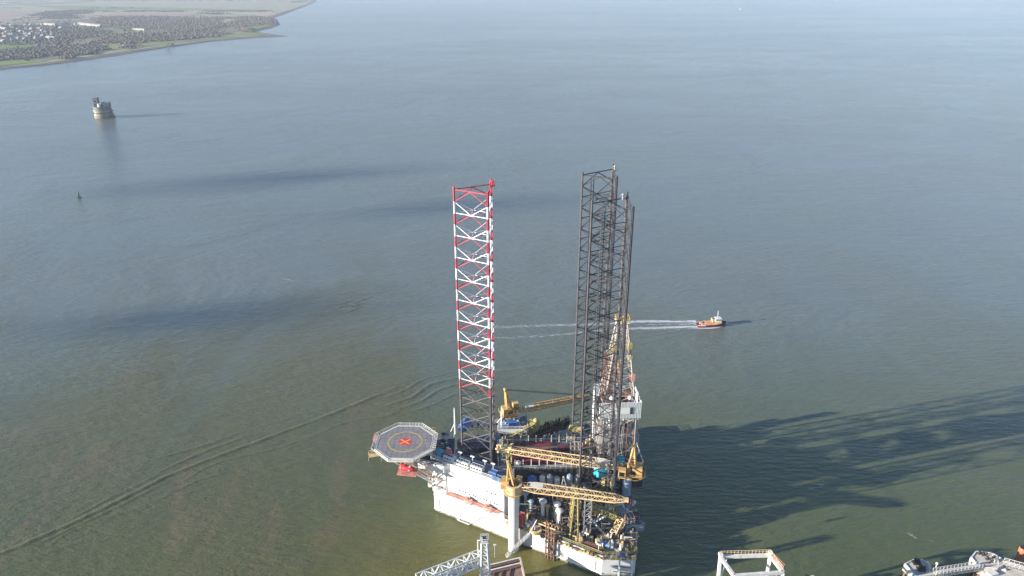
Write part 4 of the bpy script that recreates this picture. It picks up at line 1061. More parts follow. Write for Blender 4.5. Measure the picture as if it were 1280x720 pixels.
mb=MB(); a=g[1].lerp(g[2],.1)+Vector((.3,0,.3)); b=g[1].lerp(g[2],.75)+Vector((.9,0,.3)); mb.truss(a,b,1.1,1.0,n=5,rc=.12,rb=.1); mb.obj('service_catwalk',M['dustyred'],t)
mb=MB(); 
for k in (0,1): mb.box((g[k].x,g[k].y,GZ+.4),(1.1,1.1,.9)); 
mb.obj('corner_block',M['offwhite'],t)
# berthing dolphins
def dolphin(pts_px,z,label,extra=None):
    P=[at(x,y,z) for x,y in pts_px]; c=sum(P,Vector())/len(P)
    t=thing('berthing_dolphin',(c.x,c.y,0),label,'dolphin','concrete dolphins off the jetty')
    mb=MB(); pp=[(p.x,p.y) for p in P]
    area=sum(pp[i][0]*pp[(i+1)%len(pp)][1]-pp[(i+1)%len(pp)][0]*pp[i][1] for i in range(len(pp)))
    if area<0: pp=pp[::-1]; P=P[::-1]
    mb.prism(pp,z-2.4,z); mb.obj('concrete_cap',M['concrete'],t)
    mb=MB(); kb=[(c.x+(p[0]-c.x)*.93,c.y+(p[1]-c.y)*.93) for p in pp]; 
    for i in range(len(kb)):
        a=kb[i]; b=kb[(i+1)%len(kb)]; mb.beam((a[0],a[1],z+.1),(b[0],b[1],z+.1),.3)
    mb.obj('kerb',M['offwhite'],t)
    mb=MB()
    for p in P: mb.tube((c.x+(p.x-c.x)*.72,c.y+(p.y-c.y)*.72,z-2.3),(c.x+(p.x-c.x)*.85,c.y+(p.y-c.y)*.85,-3),.55,12)
    mb.obj('support_pile',M['rusty'],t)
    return t,c
D1,dc1=dolphin([(1130,705),(1141,699.5),(1154,700),(1162,706),(1171,718),(1145,722)],6.5,'pale concrete dolphin carrying black mooring hooks, left of the two')
D2,dc2=dolphin([(1212.5,697),(1219,689),(1239,690),(1251,697),(1258,705),(1247,711),(1224,710)],6.5,'many-sided concrete dolphin with scattered dark gear on top, right of the two')
for T_,c_,d_ in ((D1,dc1,(-1,-.2)),(D1,dc1,(-.6,.8)),(D2,dc2,(-1,.1)),(D2,dc2,(-.3,1))):
    mb=MB(); q=Vector((c_.x+d_[0]*3.4,c_.y+d_[1]*2.6,0)); an=math.atan2(d_[1],d_[0])
    mb.box((q.x,q.y,2.2),(.7,1.6,3.4),an)
    mb.obj('fender',M['black'],T_)
for T_,c_ in ((D1,dc1),(D2,dc2)):
    mb=MB(); mb.rail([(c_.x+1.5,c_.y-2.2,6.5),(c_.x+2.6,c_.y+.6,6.5),(c_.x+1.0,c_.y+2.0,6.5)],1.1,1.0,.05); mb.obj('railing',M['offwhite'],T_)
    mb=MB(); mb.box((c_.x+1.3,c_.y-.9,6.52),(1.0,.8,1.2),.3); mb.obj('equipment_box',M['steel'],T_)
    mb=MB()
    for k in range(3): mb.tube((c_.x-2+k*.5,c_.y-1.6,6.62),(c_.x+2.2,c_.y-.4+k*.5,6.62),.1,6)
    mb.obj('service_pipe',M['rusty'],T_)
def hooks(loc,label):
    t=thing('mooring_hook',loc,label,'mooring hook'); mb=MB(); mb.box(loc,(2.2,1.6,.5)); mb.box(loc+Vector((0,0,.5)),(1.1,1.0,1.1)); mb.obj('hook_base',M['black'],t)
    mb=MB()
    for k in range(3): a=loc+Vector((-.7+k*.7,-.2,1.2)); mb.tube(a,a+Vector((-.3,-1.6,-.3)),.2,7); mb.beam(a,a+Vector((0,0,.8)),.15)
    mb.obj('hook_arm',M['black'],t)
hooks(at(1145,704,6.5),'black quick release hook unit on the left concrete dolphin')
hooks(at(1151,712,6.5),'second black hook unit at the lower edge of the left concrete dolphin')
for i,(px,py) in enumerate(((1224,692),(1229,694),(1236,693),(1234,699),(1243,697),(1241,702))):
    loc=at(px,py,6.5); t=thing('bollard',loc,'dark bollard on the many-sided dolphin, %s'%('back left corner','left of centre','back edge','centre','right edge','front right')[i],'bollard')
    mb=MB(); mb.box(loc,(1.2,1.0,.15)); mb.obj('base_plate',M['rusty'],t); mb=MB(); mb.tube(loc,loc+Vector((0,0,.8)),.28,10); mb.ball(loc+Vector((0,0,.85)),.42,10,6,(1,1,.6)); mb.obj('bollard_post',M['black'],t)
loc=at(1225,716,6.5)
t=thing('concrete_platform',(loc.x,loc.y,0),'low concrete platform in front of the many-sided dolphin','platform')
P=[at(1226,711,5.4),at(1262,706,5.4),at(1290,716,5.4),at(1290,735,5.4),at(1236,727,5.4)]
mb=MB(); mb.prism([(p.x,p.y) for p in P][::-1],3.4,5.4); mb.obj('platform_slab',M['concrete'],t)
mb=MB()
for p in P: mb.tube((p.x*.99+.6,p.y-.5 if p.y>170 else p.y+.5,3.5),(p.x*.99+.6,p.y,-3),.5,10)
mb.obj('support_pile',M['rusty'],t)
mb=MB(); a=at(1240,718,5.4); mb.box(a,(3.0,1.8,.7),.3); mb.box(at(1252,712,5.4),(2.2,.8,.5),-.2); mb.obj('fender_panel',M['offwhite'],t)
def walkway(a,b,label):
    t=thing('catwalk',((a+b)/2).to_tuple(),label,'catwalk','catwalks between the dolphins'); mb=MB(); d=(b-a); c=(a+b)/2; an=math.atan2(d.y,d.x)
    mb.truss(a-Vector((0,0,.55)),b-Vector((0,0,.55)),1.5,1.0,n=12,rc=.1,rb=.07); mb.obj('girder',M['steel'],t)
    mb=MB(); mb.box((c.x,c.y,c.z),(d.length,1.5,.08),an); mb.obj('grating',M['concrete'],t)
    s=Vector((-d.y,d.x,0)).normalized()*.7; mb=MB(); mb.rail([a+s+Vector((0,0,.1)),b+s+Vector((0,0,.1))],1.1,1.2,.06); mb.rail([a-s+Vector((0,0,.1)),b-s+Vector((0,0,.1))],1.1,1.2,.06); mb.obj('railing',M['offwhite'],t)
walkway(at(1168,716,6.9),at(1226,707,6.9),'straight railed catwalk linking the two concrete dolphins')
walkway(at(1255,703,6.9),at(1300,716,6.9),'railed catwalk leaving the right dolphin towards the picture edge')
loc=at(1169,712,6.5); t=thing('lamp_post',loc,'small white lamp post beside the left dolphin','lamp post'); mb=MB(); mb.tube(loc-Vector((0,0,1)),loc+Vector((0,0,2.2)),.12,8); mb.obj('post',M['white_clean'],t); mb=MB(); mb.ball(loc+Vector((0,0,2.4)),.4,10,6); mb.obj('lamp_head',M['white_clean'],t)
# fat pile
loc=at(1274.5,699,1.5); t=thing('mooring_pile',(loc.x,loc.y,0),'thick rusty orange steel pile standing in the water at the right edge','pile')
mb=MB(); mb.tube((loc.x,loc.y,-3),(loc.x,loc.y,6.2),1.15,20,m=0); mb.obj('pile_tube',M['pile'],t)
mb=MB(); mb.tube((loc.x,loc.y,6.15),(loc.x,loc.y,6.35),1.0,20); mb.tube((loc.x,loc.y,-3),(loc.x,loc.y,1.0),1.2,20); mb.obj('pile_cap',M['black'],t)
# small hook station at the bottom edge
loc=at(1007,722,6.0); t=thing('berthing_dolphin',(loc.x,loc.y,0),'small dolphin with a dark hook unit at the bottom edge by the gantry','dolphin','concrete dolphins off the jetty')
mb=MB(); mb.box((loc.x,loc.y-1.5,3.6),(6,4.4,2.4),.1); mb.obj('concrete_cap',M['concrete'],t)
mb=MB(); 
for s in (-2,2): mb.tube((loc.x+s,loc.y-1.5,3.7),(loc.x+s,loc.y-1.5,-3),.5,10)
mb.obj('support_pile',M['rusty'],t)
hooks(Vector((loc.x,loc.y-.9,6.0)),'dark hook unit on the small dolphin at the bottom edge')

# ================================================================== fort, buoy, boats
fc=at(125.5,148.5,0); fc=Vector((fc.x,fc.y+10,0))
ft=thing('sea_fort',fc,'round stone sea fort with a tall block house standing alone in the estuary','fort')
mb=MB(); mb.tube(fc-Vector((0,0,3)),fc+Vector((0,0,3.5)),11.8,28,11.2,m=1); mb.tube(fc+Vector((0,0,3.5)),fc+Vector((0,0,9.5)),11.2,28,10.9,m=0); mb.tube(fc+Vector((0,0,9.5)),fc+Vector((0,0,10.3)),11.4,28,m=0)
mb.obj('stone_drum',[M['stone'],mat('weedy_stone',(.22,.21,.13),.9,var=.3,scale=.2)],ft)
mb=MB()
for k in range(14):
    an=RAD(185+k*13); mb.box((fc.x+math.cos(an)*11.15,fc.y+math.sin(an)*11.15,6.2),(.5,1.1,1.3),an)
mb.obj('gun_port',M['glass'],ft)
mb=MB(); mb.tube(fc+Vector((0,0,10.3)),fc+Vector((0,0,14.0)),10.4,22); mb.ring(fc,9.6,10.8,14.0,15.0,22); mb.obj('upper_drum',M['brick'],ft)
mb=MB(); p=fc+Vector((-8,3,14)); mb.box(p,(5.4,6,10.5),.1,m=0); mb.box(p+Vector((0,0,10.5)),(6.2,6.8,.8),.1,m=0)
for k in range(2): mb.box(p+Vector((0,-3.05,2+4*k)),(2.6,.2,1.6),.1,m=1)
mb.tube(p+Vector((-1,0,11)),p+Vector((-1,0,17)),.16,5,m=0); mb.obj('observation_tower',[M['brick'],M['glass']],ft)
mb=MB(); p=fc+Vector((-1.2,-3,14)); mb.tube(p,p+Vector((0,0,4.2)),2.6,14); mb.obj('white_turret',M['white_clean'],ft)
mb=MB(); mb.box(fc+Vector((5.5,1,14)),(8.6,10,4.6),.2,m=0); mb.box(fc+Vector((5.5,1,18.6)),(9.2,10.6,.7),.2,m=0); mb.box(fc+Vector((3,-4.8,15)),(2,.4,2),.2,m=1); mb.obj('gun_house',[M['brick'],M['glass']],ft)
mb=MB(); mb.ball(fc+Vector((2.5,-2,19)),2.1,10,6,(1.2,1,.7)); mb.obj('roof_growth',mat('ivy',(.05,.07,.03),.9),ft)
mb=MB()
for k in range(4): 
    x=11.0+k*1.1; mb.beam(fc+Vector((x,-5,-2)),fc+Vector((x,-5,9-2*k)),.5); mb.beam(fc+Vector((x,1,-2)),fc+Vector((x,1,9-2*k)),.5)
mb.beam(fc+Vector((12,-5,9)),fc+Vector((16.5,-5,1)),.5); mb.box(fc+Vector((13,-2,8.6)),(3.5,7,.4)); mb.obj('timber_stair',M['timber'],ft)

b=at(99,247.5,0); t=thing('buoy',b,'small green navigation buoy afloat below the sea fort','buoy')
mb=MB(); mb.tube(b-Vector((0,0,.8)),b+Vector((0,0,.7)),1.5,14); mb.obj('float',M['dark'],t)
mb=MB()
for k in range(4): a=k*1.57+.4; mb.beam(b+Vector((math.cos(a)*1.2,math.sin(a)*1.2,.7)),b+Vector((0,0,5)),.3)
mb.tube(b+Vector((0,0,2.2)),b+Vector((0,0,4.4)),.8,10,.5); mb.obj('lattice_cone',M['green'],t)
mb=MB(); mb.tube(b+Vector((0,0,4.6)),b+Vector((0,0,6.2)),.8,12,.05); mb.obj('topmark',M['green'],t)

def loft(mb, secs, m=0, cap=True):
    """secs: list of rings (same count) of points"""
    k=len(secs[0]); vs=[p for s in secs for p in s]; fs=[]
    for i in range(len(secs)-1):
        for j in range(k-1): fs.append((i*k+j,i*k+j+1,(i+1)*k+j+1,(i+1)*k+j))
    fs.append(tuple(range(k))); fs.append(tuple(range((len(secs)-1)*k,len(secs)*k))[::-1])
    mb.add(vs,fs,m)
# tug heading right
ta=at(872,407.5,0); tb=at(906,406.5,0); td=(tb-ta).normalized(); ts=Vector((-td.y,td.x,0)); tc_=(ta+tb)/2; TL=15.5
t=thing('tug_boat',tc_,'small tug with white wheelhouse and maroon hull under way to the right','tug')
def T(x,y,z): return tc_+td*x+ts*y+Vector((0,0,z))
mb=MB(); secs=[]; n=12
for i in range(n+1):
    f=i/n; x=-TL/2+TL*f; w=2.5*(min(1,(1-f)*2.6)**.55) if f>.5 else 2.5*(.82+.18*min(1,f*4)); sh=1.25+1.0*max(0,f-.45)**1.5*2.2
    w=max(w,.08); secs.append([T(x,-w,sh),T(x,-w*.96,.5),T(x,-w*.75,-.5),T(x,w*.75,-.5),T(x,w*.96,.5),T(x,w,sh),T(x,w*.9,sh-.35),T(x,-w*.9,sh-.35),T(x,-w,sh)])
loft(mb,secs); mb.obj('tug_hull',M['maroon'],t)
mb=MB(); 
for sg in (-1,1):
    for i in range(n): mb.beam(Vector(secs[i][5 if sg>0 else 0]),Vector(secs[i+1][5 if sg>0 else 0]),.28,m=0 if i>2 else 1)
mb.obj('rubbing_fender',[M['black'],M['white_clean']],t)
mb=MB(); mb.box(T(-1.5,0,1.2),(8.5,3.9,.5),math.atan2(td.y,td.x)); mb.box(T(-1.2,0,1.7),(5.2,2.6,.8),math.atan2(td.y,td.x)); mb.box(T(-5.7,0,1.1),(1.4,1.2,.9),math.atan2(td.y,td.x)); mb.obj('tug_deckhouse',mat('salmon_orange_paint',(.62,.33,.17),.6,var=.2),t)
mb=MB(); mb.box(T(3.3,0,1.2),(3.4,3.2,1.6),math.atan2(td.y,td.x),m=1); mb.box(T(3.3,0,2.8),(2.8,2.8,.7),math.atan2(td.y,td.x),m=0); mb.box(T(3.3,0,3.5),(2.7,2.7,.7),math.atan2(td.y,td.x),m=2); mb.box(T(3.3,0,4.2),(3.2,3.2,.3),math.atan2(td.y,td.x),m=0); mb.obj('wheelhouse',[M['white_clean'],M['cream'],M['glass']],t)
mb=MB(); mb.beam(T(3.0,0,4.5),T(2.9,0,8.6),.22); mb.beam(T(2.9,-.9,7),T(2.9,.9,7),.14); mb.obj('mast',M['white_clean'],t)
mb=MB()
for sg in (-.9,.9): mb=MB(); mb.tube(T(.2,sg,2.3),T(.2,sg,4.2),.36,10); mb.obj('funnel',M['cream'],t)
mb=MB(); mb.tube(T(-4.4,-.7,2.0),T(-4.4,.7,2.0),.5,10); mb.obj('towing_winch',M['dark'],t)
# far motor boat
fb_=at(925,12,0); t=thing('motor_boat',fb_,'tiny white motor boat far out near the top of the view','boat')
def T2(x,y,z): return fb_+Vector((x,y,z))
mb=MB(); secs=[]
for i in range(9):
    f=i/8; x=-7+14*(1-f); w=max(.08,2.2*min(1,(1-f)*2.2)**.6 if f>.5 else 2.2); secs.append([T2(x,-w,2.2),T2(x,-w*.7,-.4),T2(x,w*.7,-.4),T2(x,w,2.2),T2(x,-w,2.2)])
loft(mb,secs); mb.obj('boat_hull',M['white_clean'],t)
mb=MB(); mb.box(T2(1,0,2),(7,3.4,3.2)); mb.box(T2(2,0,5.2),(3.5,2.8,2.2)); mb.obj('cabin',M['white_clean'],t)

# ================================================================== water
def water_mat():
    m=bpy.data.materials.new('estuary_water'); m.use_nodes=True; nt=m.node_tree; N=nt.nodes; L=nt.links; b=N['Principled BSDF']
    g=N.new('ShaderNodeNewGeometry'); pos=g.outputs['Position']
    def noise(scale,sx=1,sy=1,rot=0,detail=3,rough=.5,dist=0):
        mp=N.new('ShaderNodeMapping'); mp.inputs['Scale'].default_value=(sx,sy,1); mp.inputs['Rotation'].default_value=(0,0,rot); L.new(pos,mp.inputs['Vector'])
        n=N.new('ShaderNodeTexNoise'); n.inputs['Scale'].default_value=scale; n.inputs['Detail'].default_value=detail; n.inputs['Roughness'].default_value=rough; n.inputs['Distortion'].default_value=dist
        L.new(mp.outputs['Vector'],n.inputs['Vector']); return n.outputs['Fac']
    def mth(op,a,c=None,clamp=False):
        q=N.new('ShaderNodeMath'); q.operation=op; q.use_clamp=clamp
        for i,x in enumerate((a,c)):
            if x is None: continue
            if isinstance(x,(int,float)): q.inputs[i].default_value=x
            else: L.new(x,q.inputs[i])
        return q.outputs[0]
    def mr(x,a,b_,c,d):
        q=N.new('ShaderNodeMapRange'); q.interpolation_type='SMOOTHSTEP'
        for i,v in enumerate((a,b_,c,d)): q.inputs[i+1].default_value=v
        L.new(x,q.inputs[0]); return q.outputs[0]
    def mix(f,a,c):
        q=N.new('ShaderNodeMix'); q.data_type='RGBA'; L.new(f,q.inputs[0])
        for i,x in ((6,a),(7,c)):
            if isinstance(x,tuple): q.inputs[i].default_value=(*x,1)
            else: L.new(x,q.inputs[i])
        return q.outputs[2]
    sep=N.new('ShaderNodeSeparateXYZ'); L.new(pos,sep.inputs[0]); Y=sep.outputs['Y']
    # suspended silt: brown-olive near the shore and in drifting streaks, greener out in the channel, with the far tone painted paler and bluer for missing sky reflection
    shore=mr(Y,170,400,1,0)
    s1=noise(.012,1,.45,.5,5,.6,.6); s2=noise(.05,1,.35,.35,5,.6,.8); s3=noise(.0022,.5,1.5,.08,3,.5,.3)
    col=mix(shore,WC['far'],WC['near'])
    col=mix(mth('MULTIPLY',mr(s1,.42,.66,0,.9),mth('MULTIPLY',mr(Y,280,520,1,.06),mr(sep.outputs['X'],0,110,1,.35))),col,WC['silt'])
    col=mix(mth('MULTIPLY',mth('MULTIPLY',mr(s2,.50,.70,0,.7),shore),mr(sep.outputs['X'],-20,60,1,.1)),col,WC['rust'])
    yel=mth('MULTIPLY',mr(Y,160,215,1,0),mr(sep.outputs['X'],-75,10,.1,1)); yel=mth('MULTIPLY',yel,mr(sep.outputs['X'],8,30,1,0))
    col=mix(yel,col,WC['yellow'])
    L.new(col,b.inputs['Base Color'])
    rf=mr(s3,.4,.6,WC['r0'],WC['r1']); L.new(rf,b.inputs['Roughness']); b.inputs['IOR'].default_value=1.33
    # ripples
    w1=noise(.55,.35,1,.06,3,.6); w2=noise(1.9,.5,1,-.25,3,.65); w3=noise(.16,.25,1,.35,2,.5); w4=noise(.07,.2,1,.02,2,.5)
    amp=mr(noise(.009,.8,1,.5,4,.6,.8),.35,.65,.65,1.3)
    h=mth('ADD',mth('MULTIPLY',w1,.8),mth('ADD',mth('MULTIPLY',w2,.27),mth('ADD',mth('MULTIPLY',w3,.8),mth('MULTIPLY',w4,.25))))
    h=mth('MULTIPLY',h,amp)
    bp=N.new('ShaderNodeBump'); bp.inputs['Strength'].default_value=1.0; bp.inputs['Distance'].default_value=WC['bump']; L.new(h,bp.inputs['Height']); L.new(bp.outputs['Normal'],b.inputs['Normal'])
    return m
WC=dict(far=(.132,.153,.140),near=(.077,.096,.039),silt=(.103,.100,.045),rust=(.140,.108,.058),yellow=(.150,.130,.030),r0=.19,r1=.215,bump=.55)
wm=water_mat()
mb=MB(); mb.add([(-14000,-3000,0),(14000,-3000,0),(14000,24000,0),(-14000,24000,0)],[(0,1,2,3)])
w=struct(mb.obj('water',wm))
# wake ridges (real low swells with the same water)
def foam_mat():
    m=bpy.data.materials.new('wake_foam'); m.use_nodes=True; nt=m.node_tree; N=nt.nodes; L=nt.links; b=N['Principled BSDF']
    b.inputs['Base Color'].default_value=(.55,.56,.56,1); b.inputs['Roughness'].default_value=.6
    tc=N.new('ShaderNodeTexCoord'); uv=N.new('ShaderNodeAttribute'); uv.attribute_name='fade'
    n=N.new('ShaderNodeTexNoise'); n.inputs['Scale'].default_value=.75; n.inputs['Detail'].default_value=7; n.inputs['Roughness'].default_value=.7; n.inputs['Distortion'].default_value=.8
    mp=N.new('ShaderNodeMapping'); mp.inputs['Scale'].default_value=(.45,1.1,1); L.new(tc.outputs['Object'],mp.inputs['Vector']); L.new(mp.outputs['Vector'],n.inputs['Vector'])
    a=N.new('ShaderNodeMath'); a.operation='ADD'; L.new(n.outputs['Fac'],a.inputs[0]); L.new(uv.outputs['Fac'],a.inputs[1])
    r=N.new('ShaderNodeMapRange'); r.inputs[1].default_value=1.0; r.inputs[2].default_value=1.38; L.new(a.outputs[0],r.inputs[0]); L.new(r.outputs[0],b.inputs['Alpha'])
    return m
FM=foam_mat()
def ribbon(name,pts,ws,fades,m,z=.02,nx=7,sub=14,hgt=0.0,group=None):
    """a ribbon on the water; fade attribute is high at the middle line"""
    pts=[Vector((p.x,p.y,0)) for p in pts]; P=[];Wd=[];Fd=[]
    for i in range(len(pts)-1):
        p0=pts[max(i-1,0)];p1=pts[i];p2=pts[i+1];p3=pts[min(i+2,len(pts)-1)]
        for k in range(sub):
            t=k/sub; P.append(.5*((2*p1)+(p2-p0)*t+(2*p0-5*p1+4*p2-p3)*t*t+(3*p1-p0-3*p2+p3)*t**3)); Wd.append(ws[i]+(ws[i+1]-ws[i])*t); Fd.append(fades[i]+(fades[i+1]-fades[i])*t)
    P.append(pts[-1]);Wd.append(ws[-1]);Fd.append(fades[-1])
    vs=[];fs=[];at_=[]
    for i,p in enumerate(P):
        d=(P[min(i+1,len(P)-1)]-P[max(i-1,0)]).normalized(); s=Vector((-d.y,d.x,0))
        for j in range(nx):
            u=-1+2*j/(nx-1); prof=(.5+.5*math.cos(math.pi*u))**(1.0 if hgt else .55); q=p+s*u*Wd[i]/2
            vs.append((q.x,q.y,z+hgt*prof*Fd[i]*(.72+.38*math.sin(i*.83+ws[0]*5)*math.sin(i*.29+1)))); at_.append(Fd[i]*prof)
    for i in range(len(P)-1):
        for j in range(nx-1): fs.append((i*nx+j,i*nx+j+1,(i+1)*nx+j+1,(i+1)*nx+j))
    fs=[f[::-1] for f in fs]
    me=bpy.data.meshes.new(name); me.from_pydata(vs,[],fs); me.materials.append(m); me.polygons.foreach_set('use_smooth',[True]*len(fs))
    a=me.attributes.new('fade','FLOAT','POINT'); a.data.foreach_set('value',at_); me.update()
    o=bpy.data.objects.new(name,me); C.objects.link(o); return struct(o)
SW=[]
for i,off in enumerate((0,1)):
    pa=[(612,409.5),(680,407),(740,405.5),(800,402),(870,401.8)] if i==0 else [(560,424),(640,422),(700,418.5),(760,412.5),(820,410),(872,408.5)]
    fl=[.60,.63,.70,.85,1.0] if i==0 else [.48,.57,.60,.68,.82,1.0]
    ribbon('wake_foam',[at(*p) for p in pa],[9,8.5,8,7,6,5][:len(pa)],[f*1.0 for f in fl],FM,z=.06,nx=9)
ribbon('wake_foam',[at(832,413.5),at(855,411),at(880,410.5)],[3,5,3],[.55,.66,.8],FM,z=.07)
ribbon('wake_foam',[at(868,410),at(885,410.5),at(898,409),at(909,404.5)],[1.5,2.6,2.2,1.2],[.8,1.2,1.2,1.0],FM,z=.10)
ribbon('wake_foam',[at(862,405),at(880,401.5)],[1.5,1.5],[.9,1.1],FM,z=.09)
ribbon('wake_foam',[at(1134,666),at(1146,673)],[3,2.2],[.60,.68],FM,z=.05)
ribbon('wake_foam',[at(1122,668),at(1165,676)],[4,3],[.5,.5],FM,z=.04)
for (x0,y0,x1_,y1_) in ((420,387,442,385),(436,380,462,383),(440,374,458,378),(152,273,190,269),(300,318,322,316),(352,348,372,352),(1010,612,1030,606)): ribbon('wake_foam',[at(x0,y0),at(x1_,y1_)],[5,5],[.60,.54],FM,z=.04)
ribbon('wake_foam',[at(780,406),at(830,405.5),at(872,405)],[3,5,6],[.5,.62,.75],FM,z=.05,nx=9)
for pts,h in (([(790,417),(830,413),(872,409)],.20),([(770,424),(820,418),(862,411)],.16),([(800,430),(835,421),(868,413)],.14),([(790,399),(830,400),(868,402)],.14),([(760,394),(800,397),(850,400)],.12)):
    SW.append((pts,2.6,h))
ribbon('wake_foam',[at(927,12),at(1000,19),at(1100,24)],[14,10,8],[.9,.75,.6],FM,z=.06)
def swell(pa,w,h,n=1,gap=6,sub=14):
    for k in range(n):
        P=[at(*p) for p in pa]
        d=(P[-1]-P[0]).normalized(); s=Vector((-d.y,d.x,0))
        ribbon('wake_swell',[p+s*gap*k for p in P],[w*.6]+[w]*(len(P)-1),[h*.35]+[h*(1-.25*k)]*(len(P)-2)+[h*.15],wm,z=.012,nx=11,hgt=1.0,sub=sub)
for pts,w_,h_ in SW: swell(pts,w_,h_)
main=[(-30,704),(30,680),(90,654),(150,625),(210,595),(265,573),(330,549),(400,523),(450,503),(500,482)]
def shift(p,dx,dy,a,b): return [(x+dx*R.uniform(.4,1.6),y+dy*R.uniform(.3,1.7)) for x,y in p[a:b]]
swell(main[:6],3.4,.38); swell(main[4:8],3.2,.36); swell(main[6:],3.4,.34)
for k in range(9):
    a=R.randrange(0,7); b=min(10,a+R.choice((2,3,3,4))); side_s=R.choice((1,1,1,-1)); q=R.uniform(.6,2.6)*side_s
    swell(shift(main,10*q,5*q,a,b),R.uniform(1.8,3.2),R.uniform(.14,.30)/max(1,abs(q)*.7))
swell([(478,508),(515,496),(540,480),(585,470),(640,462),(715,452)],3.6,.28)
swell([(486,514),(525,502),(552,486),(590,477),(650,469)],3.0,.24)
swell([(500,519),(540,506),(575,490),(610,482)],2.6,.18)
swell([(470,500),(505,488),(530,474),(580,462)],2.6,.16)
swell([(560,470),(620,456),(700,444)],2.6,.14); swell([(545,500),(600,478),(660,470)],2.2,.10)
for k,(x,y) in enumerate(((425,384),(432,378),(440,388),(448,381),(455,374))): swell([(x-9,y+3),(x,y),(x+10,y-4)],2.2,.22)

# ================================================================== far shore
shore=[(-90,103),(-40,93),(0,86.5),(60,81),(100,75),(150,67.5),(210,59),(260,52),(300,48),(337,45.5),(324,41),(316,39.5),(330,35.5),(345,31.5),(345,26),(336,22.5),(352,17),(370,11.5),(386,5.5),(392,1.5),(388,-3),(370,-8)]
sp=[at(x,y) for x,y in shore]
def field_mat(name,col,var=.2,sc=.012,c2=None):
    m=mat(name,col,.95,var=var,scale=sc,spec=.1); return m
G={'grass':field_mat('marsh_grass',(.21,.235,.10)),'pale':field_mat('pale_pasture',(.33,.32,.19)),'bright':field_mat('bright_meadow',(.17,.24,.07)),'brown':field_mat('ploughed_field',(.34,.27,.20)),'mud':field_mat('mud_foreshore',(.17,.15,.13)),'tan':field_mat('dry_reed',(.40,.33,.23)),'scrub':field_mat('scrub_ground',(.20,.195,.12))}
mb=MB(); back=[at(370,-8)]; 
outl=[(p.x,p.y) for p in sp]+[(-3000,14000),(-12000,20000),(-13500,20000),(-13500,1500)]
mb.add([(x,y,2.0) for x,y in outl]+[(x,y,-2) for x,y in outl],[tuple(range(len(outl)))]+[(i,i+len(outl),(i+1)%len(outl)+len(outl),(i+1)%len(outl)) for i in range(len(outl))])
struct(mb.obj('land',G['pale']))
# sloping mud and shingle foreshore
mb=MB(); n=len(sp)
vs=[]; 
for i,p in enumerate(sp):
    d=(sp[min(i+1,n-1)]-sp[max(i-1,0)]).normalized(); s=Vector((d.y,-d.x,0)); wd=22+12*math.sin(i*1.7)
    if i in (9,): s=Vector((1,.1,0)); wd=70
    q=p+s*wd; r=p-s*14; vs+=[(q.x,q.y,-.25),(p.x,p.y,1.5),(r.x,r.y,2.9)]
mb.add(vs,[(3*i,3*i+1,3*i+4,3*i+3)[::-1] for i in range(n-1)]+[(3*i+1,3*i+2,3*i+5,3*i+4)[::-1] for i in range(n-1)])
struct(mb.obj('foreshore',G['mud']))
def field(pts,m,z,name='field'):
    P=[at(*p) for p in pts]; mb=MB(); pp=[(p.x,p.y) for p in P]
    area=sum(pp[i][0]*pp[(i+1)%len(pp)][1]-pp[(i+1)%len(pp)][0]*pp[i][1] for i in range(len(pp)))
    if area<0: pp=pp[::-1]
    mb.add([(x,y,z) for x,y in pp],[tuple(range(len(pp)))]); return struct(mb.obj(name,G[m]))
field([(-80,95),(0,82),(60,77),(100,71),(150,63),(210,55),(260,49),(300,45),(326,44),(318,41),(300,40),(300,33),(200,25),(130,24),(0,30),(-80,35)],'scrub',2.4)
field([(-60,88),(0,79),(35,76),(60,78),(30,81),(0,84.5),(-60,98)],'bright',2.9)
field([(100,70.5),(150,62),(160,63),(200,57),(260,50),(300,46),(330,44.6),(320,42.2),(296,41),(276,41),(270,47),(220,52),(180,54),(160,58),(120,65)],'grass',2.9)
field([(0,57),(30,57),(60,57.5),(40,62),(0,66)],'bright',2.8); field([(128,56),(165,56),(160,62),(128,64)],'grass',2.8)
field([(136,42),(175,39.5),(208,41),(205,44.5),(170,43),(140,44.5)],'bright',2.8)
field([(308,35),(325,32.5),(340,32.5),(326,36.5),(316,39),(306,38.5)],'bright',2.9)
field([(-60,12),(60,14),(60,22),(30,29),(0,32),(-60,36)],'brown',2.6); field([(60,17),(120,19),(170,16.5),(250,17),(240,21),(150,23),(95,24),(60,22)],'brown',2.7)
field([(250,14.5),(338,15),(345,19),(330,21),(300,17.5),(250,17)],'tan',2.7)
field([(-40,-2),(120,-3),(120,3),(60,6),(-40,8)],'grass',2.5); field([(120,-1),(385,-1),(380,4),(300,6.5),(120,5)],'pale',2.6)
field([(30,7),(120,8),(250,11),(330,12.5),(340,14),(240,13.5),(90,13)],'grass',2.5)
field([(0,2),(60,1),(110,1.5),(60,3.5),(0,5.5)],'tan',2.7)
for (a,b) in (((100,.5),(390,2.5)),((0,4),(70,2.5)),((260,4.5),(380,6))): pass

